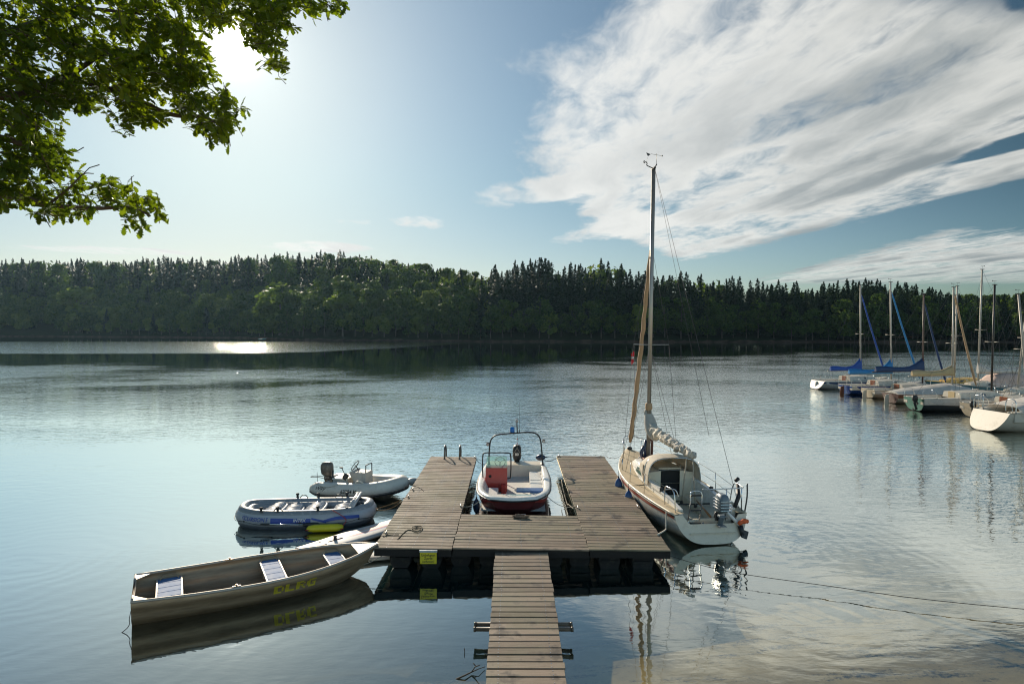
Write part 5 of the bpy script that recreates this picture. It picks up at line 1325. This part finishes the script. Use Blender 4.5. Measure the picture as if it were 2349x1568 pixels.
c = g.mix(g.m('LESS_THAN', g.m('ABSOLUTE', g.add(fz, .22)), .035), (.62, .03, .04), (.75, .72, .70))
g.l.new(g.new('ShaderNodeBsdfDiffuse', ins={'Color': c}).outputs[0], out.inputs[0])
q = MB(); vs_ = []
for i in range(7):
    for k in range(4): vs_.append((-.02 - .10 * k / 3 * (1 - i * .05) + .02 * math.sin(i), .02 * math.sin(k * 1.5 + i), -.06 * i - .035 * k))
q.add(vs_, [(i * 4 + k, i * 4 + k + 1, i * 4 + k + 5, i * 4 + k + 4) for i in range(6) for k in range(3)], True)
q.build('cloth', m_flag, fl_)
q = MB(); q.tube([(0, 0, .18), (0, 0, -3.6)], .004, 4); q.build('halyard', m_wire, fl_)
p0 = put @ (YH.pt(.06, .03, 1))
rope([p0, p0 + Vector((-.05, -.15, -.35)), p0 + Vector((-.10, -.3, -.40)), P(1508, 1226, .52)], 'twisted white stern line from the yacht to the right front jetty corner', .020, simple('white_rope', (.62, .58, .50), .85, var=.2, scale=30, bump=.8, bscale=60))
rope(sag(put @ Vector((6.0, .3, 1.08)), (3.6, 24.2, .56), .15), 'thin bow line from the yacht to the far end of the right jetty arm', .007, m_roped)
rope([P(1480, 1142, .53), P(1492, 1140, .56), P(1500, 1139, .54), P(1507, 1141, .53)], 'small dark knot of rope on the right jetty arm beside the yacht', .02, m_roped, name='rope_knot')

# ------------------------------------------------------------------ marina of small sailing boats on the right
m_covb = simple('royal_blue_cover', (.02, .08, .34), .7, var=.15, scale=3, bump=.4, bscale=5)
m_covb2 = simple('bright_blue_cover', (.03, .22, .50), .7, var=.15, scale=3, bump=.4, bscale=5)
m_covn = simple('navy_cover', (.015, .045, .13), .7, var=.2, scale=3, bump=.4, bscale=5)
m_covt = simple('tan_cover', (.46, .36, .20), .8, var=.12, scale=3, bump=.4, bscale=5)
m_covw = simple('pale_tarpaulin', (.60, .57, .52), .7, var=.12, scale=3, bump=.5, bscale=4, trans=.1)
m_pink = simple('pinkish_canopy', (.60, .46, .40), .8, var=.12, scale=3, bump=.5, bscale=4, trans=.1)
m_hblue = simple('blue_hull', (.012, .05, .22), .25, var=.1, coat=.4)
m_hdark = simple('dark_grey_hull', (.030, .036, .038), .35, var=.15, scale=2, coat=.2)
m_green = simple('green_transom', (.04, .17, .12), .35, var=.15, scale=3)
m_hred = simple('red_hull', (.40, .045, .03), .35, var=.1, coat=.2)
m_hyel = simple('yellow_deck', (.66, .43, .11), .45, var=.1)
m_teal = simple('teal_blue_hull', (.05, .16, .20), .35, var=.1)
m_mastw = simple('pale_mast', (.44, .41, .36), .5, metal=.1, var=.1, scale=2)
m_mastb = simple('black_mast', (.025, .023, .022), .4, var=.1)
m_mastn = simple('brown_mast', (.10, .06, .045), .45, var=.15)
m_dkwin = simple('dark_window', (.03, .025, .025), .15, coat=.4)
m_woodr = simple('red_mahogany', (.22, .07, .03), .35, var=.25, scale=6, coat=.2)
m_mwhite = simple('weathered_white', (.56, .52, .44), .5, var=.1, scale=1.5, dirt=(.34, .30, .23), dirt_amt=.6)
m_mcream = simple('weathered_cream', (.52, .44, .32), .5, var=.1, scale=1.5, dirt=(.33, .27, .18), dirt_amt=.6)
def small_yacht(loc, rz, label, L=6.2, B=2.1, hull=m_mwhite, top=m_mwhite, transom=None, stripe=None, mx=.62, mh=9.0, mmat=m_mastw, rake=0.0, cover=m_covb, jib=m_covb, cabin=True, canopy=None, tarp=None, rudder=None, boom_len=2.6, boomz=1.6, cov_h=.9, fb=.75, window=True, pushpit=True, trans_rake=.12, motor=False, side=None, spr=.55, jib_top=.93, heel=0.0):
    o = empty('moored_sailboat', (*loc, 0), rot=(heel, 0, rz), label=label, cat='sailing boat', group='sailing boats moored at the far right')
    Hh = Hull(L, [(0, B * .78), (.3, B * .98), (.55, B), (.8, B * .62), (.93, B * .26), (1, .08)], [(0, fb), (.5, fb * .98), (1, fb * 1.28)], [(0, .04), (.3, -.16), (.85, -.14), (1, .05)], p=.55, q=1.15, rake=.75, stern_rake=trans_rake)
    q = MB(); Hh.shell(q, 20, 10, transom=False); q.build('hull', hull, o)
    q = MB(); q.poly(([Hh.pt(0, k / 10, 1) for k in range(11)] + [Hh.pt(0, k / 10, -1) for k in range(9, -1, -1)])[::-1]); q.build('transom', transom or hull, o)
    if side: q = MB(); Hh.band(q, .0, .30, .008, nt=24, na=3); q.build('topside_band', side, o)
    if stripe: q = MB(); Hh.band(q, .10, .22, .010, nt=24); q.build('side_stripe', stripe, o)
    q = MB(); Hh.rail(q, .022, nt=18, n=5); q.build('toe_rail', top, o)
    q = MB(); secs = [[Hh.pt(i / 16, 0, 1) * 1.0 + Vector((0, 0, .01)), Hh.pt(i / 16, 0, 1) * Vector((1, .4, 1)) if False else Vector((Hh.pt(i / 16, 0, 1).x, Hh.pt(i / 16, 0, 1).y * .4, Hh.pt(i / 16, 0, 1).z + .05)), Vector((Hh.pt(i / 16, 0, 1).x, -Hh.pt(i / 16, 0, 1).y * .4, Hh.pt(i / 16, 0, 1).z + .05)), Hh.pt(i / 16, 0, -1) + Vector((0, 0, .01))] for i in range(6 if not tarp else 0, 17)]
    q.loft([s_[::-1] for s_ in secs], False, (False, False), True); q.build('deck', top, o)
    if not tarp:
        x5 = Hh.pt(5 / 16, 0, 1).x
        q = MB(); q.box((x5 / 2 + .1, 0, fb * .45), (x5, B * .55, .04)); 
        for s_ in (1, -1): q.box((x5 / 2 + .1, s_ * B * .33, fb * .80), (x5 + .1, B * .16, fb * .5), bev=.02)
        q.build('cockpit', top, o)
    if cabin:
        q = MB(); secs = []
        for x_, hw, zt in ((.36, .34, .42), (.50, .33, .44), (.66, .25, .36), (.78, .15, .16)):
            z0 = bez(Hh.sheer, x_); secs.append([(L * x_, -B * hw, z0), (L * x_, -B * hw * .84, z0 + zt * .9), (L * x_, 0, z0 + zt + .05), (L * x_, B * hw * .84, z0 + zt * .9), (L * x_, B * hw, z0)])
        q.loft(secs, False, (False, False), False); q.poly(secs[0][::-1]); q.poly(secs[-1]); cb_ = q.build('cabin', top, o)
        q = MB(); z0 = bez(Hh.sheer, .36); q.box((L * .36 - .012, 0, z0 + .16), (.02, .52, .50)); q.build('companionway', m_woodr if window != 'dark' else m_covt, cb_)
        if window:
            for s_ in (1, -1):
                q = MB(); f = .925
                q.add([(L * .44, s_ * B * .337 * f, fb + .13), (L * .62, s_ * B * .285 * f, fb + .12), (L * .61, s_ * B * .270 * f, fb + .28), (L * .45, s_ * B * .312 * f, fb + .32)], [(0, 1, 2, 3) if s_ < 0 else (3, 2, 1, 0)]); q.build('window', m_dkwin, cb_)
    if canopy:
        q = MB(); q.loft([arch(L * a_, B * .36, fb, zt) for a_, zt in ((.16, fb + .5), (.20, fb + .95), (.36, fb + 1.05), (.50, fb + .9), (.58, fb + .35))], False, (False, False), True); q.build('canopy', canopy, o)
    if tarp:
        q = MB(); secs = []
        for a_, zr in ((.02, .22), (.15, .42), (.4, .62), (.62, .72), (.78, .45), (.90, .22)):
            hw = bez(Hh.beam, a_) * .50; z0 = bez(Hh.sheer, a_) - .03; x_ = L * a_
            secs.append([(x_, -hw, z0), (x_, -hw * .6, z0 + zr * .5), (x_, 0, z0 + zr), (x_, hw * .6, z0 + zr * .5), (x_, hw, z0)])
        q.loft([s_[::-1] for s_ in secs], False, (False, False), True); q.poly(secs[0]); q.build('tarpaulin', tarp, o)
    xm = L * mx; zb = fb + (.42 if cabin else .1); xt = xm - rake * mh
    def mp(z_): return Vector((xm + (xt - xm) * (z_ - zb) / (mh - zb), 0, z_))
    q = MB(); q.tube([mp(zb), mp(mh)], .062, 10); q.build('mast', mmat, o)
    q = MB(); q.box(mp(mh + .02), (.34, .05, .05)); q.tube([mp(mh), mp(mh + .28)], .008, 4); q.tube([mp(mh + .26) + Vector((-.16, 0, 0)), mp(mh + .26) + Vector((.14, 0, .02))], .008, 4); q.box(mp(mh + .26) + Vector((-.16, 0, .02)), (.07, .006, .07)); q.build('wind_vane', m_black, o)
    zs = zb + (mh - zb) * .46
    for s_ in (1, -1):
        tip = mp(zs) + Vector((-.08, s_ * spr, .02))
        q = MB(); q.tube([mp(zs), tip], .018, 5); q.build('spreader', m_mastw, o)
        cp = Hh.pt(mx - .02, 0, s_)
        for a, b_ in ((mp(mh * .97), tip), (tip, cp), (mp(zs), cp + Vector((-.3, 0, 0)))):
            q = MB(); q.tube([a, b_], .009, 4); q.build('shroud', m_wire, o)
    bw = Vector((L - .12, 0, fb * 1.28 + .06)); ft = mp(zb + (mh - zb) * jib_top)
    q = MB(); q.tube([bw, ft], .009, 4); q.build('forestay', m_wire, o)
    q = MB(); q.tube([mp(mh), (.05, 0, fb)], .008, 4); q.build('backstay', m_wire, o)
    if jib:
        q = MB(); n2 = 18; q.tube([bw.lerp(ft, .03 + .93 * k / (n2 - 1)) + Vector((-.05 * math.sin(PI * k / (n2 - 1)), 0, -.05 * math.sin(PI * k / (n2 - 1)))) for k in range(n2)], [.03] + [.088 - .035 * k / n2 for k in range(1, n2 - 1)] + [.02], 8); q.build('furled_foresail', jib, o)
    if cover:
        zb_ = fb + boomz * .55; q = MB(); secs = []
        for k in range(11):
            t = k / 10; x_ = xm + .06 - (boom_len + .1) * t; hgt = .32 + cov_h * max(0, 1 - t * 3.2) ** 1.6 + .05 * math.sin(t * 9); wd = .10 + .06 * math.sin(min(1, t * 1.5) * PI) + .03
            zc = zb_ - .02 * t
            secs.append([(x_, 0, zc + hgt), (x_, wd * .6, zc + hgt * .6), (x_, wd, zc + .08), (x_, wd * .5, zc - .08), (x_, -wd * .5, zc - .08), (x_, -wd, zc + .08), (x_, -wd * .6, zc + hgt * .6)])
        q.loft(secs, True); q.build('sail_cover', cover, o)
        q = MB(); q.tube([(xm, 0, zb_ - .06), (xm - boom_len - .3, 0, zb_ - .10)], .045, 7); q.build('boom', mmat, o)
    if rudder:
        q = MB(); q.prism([(-.05, -.018, fb * .95), (-.34, -.018, fb * .85), (-.42, -.018, .1), (-.30, -.018, -.2), (-.06, -.018, -.2)], (0, .036, 0)); q.build('rudder', rudder, o)
    if motor: outboard(o, (-.22, -.45, fb * .62), .8, PI)
    if pushpit:
        for s_ in (1, -1):
            q = MB(); q.tube(cr([(.05, s_ * B * .36, fb), (.02, s_ * B * .36, fb + .45), (.10, s_ * B * .37, fb + .55), (.7, s_ * B * .42, fb + .50), (.9, s_ * B * .43, fb)], 4), .014, 6); q.build('push_pit', m_steel, o)
        q = MB(); q.tube(cr([(L * .84, B * .24, fb * 1.15), (L * .86, B * .24, fb * 1.15 + .5), (L + .0, 0, fb * 1.28 + .52), (L * .86, -B * .24, fb * 1.15 + .5), (L * .84, -B * .24, fb * 1.15)], 4), .014, 6); q.build('pulpit', m_steel, o)
        for t in (.3, .5, .68):
            for s_ in (1, -1): p = Hh.pt(t, 0, s_); q = MB(); q.tube([p, p + Vector((0, 0, .5))], .010, 5); q.build('stanchion', m_steel, o)
    return o
small_yacht((27.35, 56.2), R(10), 'white sailboat farthest left in the row with royal blue sail cover', L=6.9, B=2.3, mx=.60, mh=9.25, rake=.012, cover=m_covb, jib=m_covb, rudder=m_white, boom_len=3.0, stripe=m_covn, boomz=1.7, trans_rake=-.5)
small_yacht((27.2, 51.6), R(8), 'dark blue hulled sailboat with bright blue sail cover second from left', L=7.0, B=2.2, hull=m_hblue, transom=m_hblue, mx=.60, mh=9.2, rake=.02, cover=m_covb2, jib=m_covb2, rudder=m_woodr, boom_len=3.8, boomz=1.8, cov_h=1.0)
small_yacht((27.6, 49.0), R(7), 'small cream sailboat with dark brown mast and navy sail cover', L=6.9, B=2.0, hull=m_mcream, mx=.68, mh=8.1, mmat=m_mastn, rake=0, cover=m_covn, jib=m_covn, rudder=m_cream, boom_len=4.0, fb=.68, boomz=2.6, cov_h=.75)
small_yacht((27.3, 45.6), R(7), 'wooden trimmed sailboat under a pale grey tarpaulin with tan boom cover', L=7.1, B=2.1, hull=m_mcream, transom=m_brown, side=m_woodr, cabin=False, tarp=m_covw, mx=.70, mh=8.4, cover=m_covt, jib=m_jib, rudder=m_cream, boom_len=3.2, fb=.72, boomz=2.4, cov_h=.4, pushpit=False, jib_top=.98)
small_yacht((26.4, 41.5), R(6), 'dark hulled sailboat with green transom, white cabin and black mast', L=7.6, B=2.3, hull=m_hdark, side=m_nav, transom=m_green, mx=.74, mh=8.3, mmat=m_mastb, rake=-.012, cover=None, jib=None, window='dark', motor=True, fb=.86)
small_yacht((33.3, 43.4), R(5), 'low red hulled boat between the dark sailboat and the nearest white stern', L=7.0, B=2.1, hull=m_hred, top=m_cream, cabin=False, tarp=None, mx=.62, mh=8.6, rake=.10, cover=None, jib=None, fb=.78, pushpit=True, window=None)
small_yacht((42.3, 54.5), R(188), 'yellow decked sailboat with white mast moored behind the tarpaulin boat', L=7.4, B=2.2, hull=m_teal, top=m_hyel, mx=.62, mh=9.0, rake=.015, cover=None, jib=None, fb=.75)
small_yacht((41.6, 50.2), R(187), 'teal and white sailboat with the tallest pale mast and pinkish canopy', L=7.6, B=2.3, hull=m_teal, mx=.66, mh=10.0, rake=.02, cover=m_covw, jib=None, canopy=m_pink, fb=.85, boomz=2.0, cov_h=.5, boom_len=3.6)
small_yacht((41.2, 46.0), R(186), 'grey white sailboat with mast leaning right at the picture edge', L=7.2, B=2.2, hull=m_mwhite, mx=.66, mh=8.9, rake=.09, cover=None, jib=None, fb=.75)
small_yacht((27.9, 38.4), R(8), 'small white sailboat stern with open rails behind the nearest white stern', L=6.4, B=2.0, hull=m_mcream, mx=.62, mh=7.5, rake=.1, cover=None, jib=None, fb=.85, motor=True)
bg_ = small_yacht((25.7, 33.6), R(6), 'nearest and largest white sailboat with steps in its stern at the right picture edge', L=8.6, B=2.9, hull=m_mwhite, mx=.62, mh=10.2, rake=0, cover=m_covb, jib=None, fb=1.05, trans_rake=-.75, motor=False, boom_len=3.4)
for y_ in (.35, -.35):
    q = MB(); q.tube(cr([(-.55, y_ - .13, .25), (-.18, y_ - .13, .85), (-.18, y_ + .13, .85), (-.55, y_ + .13, .25)], 4), .018, 6); q.build('boarding_hoop', m_steel, bg_)
q = MB(); q.prism([(-.05, -.12, 1.0), (-.6, -.12, .10), (-.52, -.12, .08), (.05, -.12, .98)], (0, .24, 0)); q.build('stern_step', m_woodr, bg_)
for y_ in (1.0, -1.0):
    q = MB(); q.tube(cr([(.0, y_ - .3, 1.05), (.0, y_ - .25, 1.7), (.0, y_ + .25, 1.7), (.0, y_ + .3, 1.05)], 5), .022, 6); q.build('stern_hoop', m_steel, bg_)
q = MB(); q.loft([arch(x_, 1.0, 1.05, z_) for x_, z_ in ((.5, 1.35), (1.3, 1.55), (2.6, 1.75), (3.2, 1.6))], False, (False, False), True); q.build('cockpit_cover', m_covw, bg_)
# floating pier the boats lie against
pr = empty('floating_pier', (35.4, 48.5, 0), R(3), 'low floating pier between the two rows of moored sailboats', 'pier')
q = MB(); planks(q, -.75, .75, -12.5, 12.5, .42, pitch=.22, seed=21); q.build('deck', m_wood, pr)
for yy in (-11, -7, -3, 1, 5, 9): q = MB(); q.box((0, yy, .18), (1.3, 1.8, .42), bev=.06); q.build('float', m_drum, pr)
# tiny turquoise boat drawn up on the far shore
fb_ = empty('beached_rowing_boat', (PY(590, 778, 251.5).x, 252.6, .55), R(8), 'tiny turquoise rowing boat drawn up on the far shore', 'rowing boat')
FH = Hull(3.2, [(0, 1.1), (.5, 1.3), (.9, .5), (1, .1)], [(0, .35), (.6, .35), (1, .5)], [(0, 0), (.8, 0), (1, .3)], p=.5, rake=.3)
q = MB(); FH.shell(q, 16, 8); q.build('hull', simple('turquoise_paint', (.03, .18, .22), .5), fb_)
q = MB(); FH.rail(q, .03); q.build('gunwale', m_teal, fb_)

# ------------------------------------------------------------------ oak reaching in from the upper left
m_oak = leaf_mat('oak_leaves', [(.036, .066, .008), (.075, .120, .010), (.17, .21, .022)], .52, .9, .45, rnd=False, tcol=(3.2, 2.8, .5), spec=.25)
m_oakb = simple('oak_bark', (.06, .05, .04), .9, var=.4, scale=8, bump=.8, bscale=30)
oak = empty('oak_tree', (-6.8, 2.2, -.2), label='large oak with lobed leaves overhanging the upper left of the lake', cat='tree')
OO = Vector((-6.8, 2.2, -.2))
q = MB(); q.tube(cr([(-6.8, 2.2, -.5), (-6.7, 2.3, 2), (-6.9, 2.3, 4.5), (-6.6, 2.4, 7.5), (-6.9, 2.3, 11)], 5), [.46 - .016 * k for k in range(21)], 12)
tk = q.build('trunk', m_oakb, oak, -OO)
# limbs, given where the photograph shows them and how far off they hang
def L3(pts): return [PY(x, y, d) for x, y, d in pts]
LIMBS = [
 ([(-1100, -150, 2.6), (-420, 40, 3.6), (-60, 205, 4.6), (70, 215, 4.9), (150, 180, 5.1), (280, 215, 5.3), (390, 262, 5.5), (470, 270, 5.6), (530, 300, 5.7)], .058, .010),
 ([(-420, 40, 3.6), (-150, 120, 4.2), (60, 60, 4.8), (160, 20, 5.2), (300, 30, 5.4), (380, 40, 5.6)], .040, .006),
 ([(-700, 60, 3.2), (-150, 290, 4.4), (20, 320, 4.7), (90, 355, 4.9), (130, 400, 5.0)], .050, .008),
 ([(-700, 300, 3.0), (-200, 455, 4.2), (20, 448, 4.6), (110, 470, 4.8), (220, 478, 4.9), (300, 475, 5.0), (345, 495, 5.0)], .042, .007),
 ([(60, 60, 4.8), (30, 150, 4.9), (-20, 190, 4.9)], .035, .010),
 ([(150, 180, 5.1), (250, 120, 5.2), (330, 130, 5.3), (360, 200, 5.4)], .025, .006),
 ([(110, 470, 4.8), (160, 430, 4.8), (190, 400, 4.8), (215, 398, 4.8)], .012, .003),
 ([(300, 30, 5.4), (500, -60, 5.6), (680, -20, 5.8), (770, 20, 5.9)], .022, .005),
]
for pts, r0, r1 in LIMBS:
    c_ = cr(L3(pts), 6); n = len(c_); q = MB()
    q.tube(c_, [r0 + (r1 - r0) * (k / (n - 1)) ** .7 for k in range(n)], 8); q.build('limb', m_oakb, oak, -OO)
# foliage masses: (x, y, rx, ry, weight) in photograph pixels, all at their own depth
MASS = [(60, 40, 130, 75, 9), (200, 60, 120, 90, 9), (330, 60, 110, 100, 10), (430, 50, 90, 85, 8), (555, 20, 110, 55, 10), (620, 60, 60, 62, 8), (640, 115, 26, 42, 2.2), (655, 148, 12, 14, .5),
        (40, 130, 90, 60, 6), (130, 150, 110, 75, 9), (250, 180, 115, 75, 10), (355, 170, 90, 85, 9), (430, 150, 60, 70, 5), (455, 205, 60, 40, 4), (330, 262, 55, 36, 4.5), (320, 290, 26, 12, .8),
        (50, 225, 85, 40, 4.5), (150, 245, 70, 28, 3.2), (480, 255, 62, 32, 4.5), (530, 243, 32, 14, 1.6), (500, 295, 46, 26, 3.5), (490, 318, 26, 10, .9), (540, 270, 18, 12, .6),
        (40, 300, 75, 52, 5.5), (110, 320, 58, 48, 4.5), (20, 360, 55, 36, 3), (140, 375, 38, 34, 2.2), (60, 395, 60, 26, 2.6), (140, 400, 26, 16, .9), (30, 440, 50, 24, 2.0), (18, 470, 24, 14, .8), 
        (100, 460, 60, 20, 2.2), (150, 480, 48, 18, 1.6), (205, 475, 34, 22, 1.2), (255, 440, 40, 24, 2.0), (270, 462, 40, 16, 1.1), (345, 480, 32, 20, 1.5), (375, 498, 20, 9, .5), (322, 520, 13, 14, .5), (190, 430, 24, 16, .5), (300, 450, 20, 14, .5),
        (700, 15, 30, 22, 1.4), (735, 28, 18, 14, .7), (775, 20, 22, 14, .9), (690, 5, 26, 16, .8), (600, 100, 22, 18, .6),
        (-80, 60, 90, 120, 5), (-80, 300, 60, 120, 4), (300, -60, 420, 50, 14)]
rng = np.random.default_rng(77)
# oak leaf outline: lobed, drawn once, length 1
half = [(0, 0), (.05, .035), (.18, .05), (.24, .15), (.33, .09), (.42, .23), (.52, .13), (.62, .29), (.71, .16), (.82, .24), (.88, .13), (.97, .10), (1.0, 0)]
rim = half + [(x, -y) for x, y in half[-2:0:-1]]
nr = len(rim); base = np.array([(x, y, 0) for x, y in rim] + [(.5, 0, 0)])
base[:, 2] = .22 * np.abs(base[:, 1]) - .18 * (base[:, 0] - .35) ** 2
V_ = []; F_ = []; n_leaf = 0; tw = MB()
tri = np.array([(i, (i + 1) % nr, nr) for i in range(nr)])
def holes(x, y): return mnoise.noise(Vector((x * .036, y * .036, 3.3))) + .6 * mnoise.noise(Vector((x * .085, y * .085, 7.7)))
rnd = random.Random(31)
for (cx, cy, rx, ry, wgt) in MASS:
    for _ in range(int(wgt * 8.8)):
        for _try in range(20):
            a = rnd.uniform(0, 2 * PI); r_ = math.sqrt(rnd.random()); x = cx + rx * r_ * math.cos(a); y = cy + ry * r_ * math.sin(a)
            if holes(x, y) > .0 and (x - 548) ** 2 + (y - 138) ** 2 > 50 ** 2: break
        d = 5.2 + (x - 250) * .0012 + rnd.uniform(-.75, .75)
        c = PY(x, y, max(d, 3.6))
        # a twig end with a rosette of leaves
        ax = Vector((rnd.uniform(-.2, 1), rnd.uniform(-.6, .6), rnd.uniform(-.9, .3))).normalized()
        tl = rnd.uniform(.11, .20)
        tw.tube([c - ax * tl, c - ax * tl * .4 + Vector((rnd.uniform(-.02, .02), 0, rnd.uniform(-.03, .03))), c - ax * .03], [.0028, .0022, .0015], 4, caps=False)
        for k in range(rnd.randint(6, 9)):
            s = rnd.uniform(.058, .100); st = c - ax * rnd.uniform(0, tl * .95)
            dirv = (ax * .55 + Vector((rnd.gauss(0, 1), rnd.gauss(0, 1), rnd.gauss(-.15, .75))) * .62).normalized()
            up = Vector((rnd.gauss(0, .55), rnd.gauss(0, .55), 1)); sd_ = dirv.cross(up).normalized(); up = sd_.cross(dirv)
            M_ = np.array([list(dirv), list(sd_), list(up)]) * s
            V_.append(base @ M_ + np.array(st)); F_.append(tri + n_leaf * (nr + 1)); n_leaf += 1
print('oak leaves', n_leaf)
link('foliage', np_mesh('foliage', np.concatenate(V_) - np.array(OO), np.concatenate(F_), [m_oak]), oak)
tag(tw.build('twigs', m_oakb, oak, -OO), kind='stuff')
bt = MB()
for pts in (([(320, 95, 5.2), (322, 130, 5.2), (318, 165, 5.2)]), ([(345, 95, 5.2), (350, 135, 5.2), (346, 180, 5.2), (352, 200, 5.2)]), ([(190, 400, 4.8), (205, 385, 4.8), (228, 378, 4.8)]), ([(450, 270, 5.5), (462, 290, 5.5), (475, 322, 5.5)]), ([(165, 350, 4.9), (180, 345, 4.9), (192, 338, 4.9)])):
    bt.tube(L3(pts), .004, 4)
tag(bt.build('bare_twigs', m_oakb, oak, -OO), kind='stuff')

# ------------------------------------------------------------------ sticks in the shallows
m_stick = simple('dead_wood', (.10, .075, .05), .85, var=.3, scale=10)
q = MB()
q.tube([P(1030, 1566, -.10), P(1048, 1556, .0), P(1066, 1548, .04), P(1082, 1540, .03), P(1098, 1533, .06)], [.012, .014, .012, .010, .006], 6)
q.tube([P(1082, 1540, .03), P(1090, 1528, .10), P(1101, 1524, .16)], [.010, .010, .006], 6); q.tube([P(1092, 1528, .08), P(1086, 1520, .12)], .008, 5); q.tube([P(1098, 1533, .06), P(1112, 1528, .03)], .006, 5)
tag(q.build('dead_branch', m_stick), 'dead forked branch poking out of the shallow water left of the gangway', 'branch')
q = MB(); q.tube([P(1066, 1492, 0.0) - Vector((0, 0, .2)), P(1066, 1492, .0), P(1065, 1486, .08)], .007, 5)
tag(q.build('thin_stick', m_stick), 'thin stick standing upright out of the water left of the gangway', 'stick')
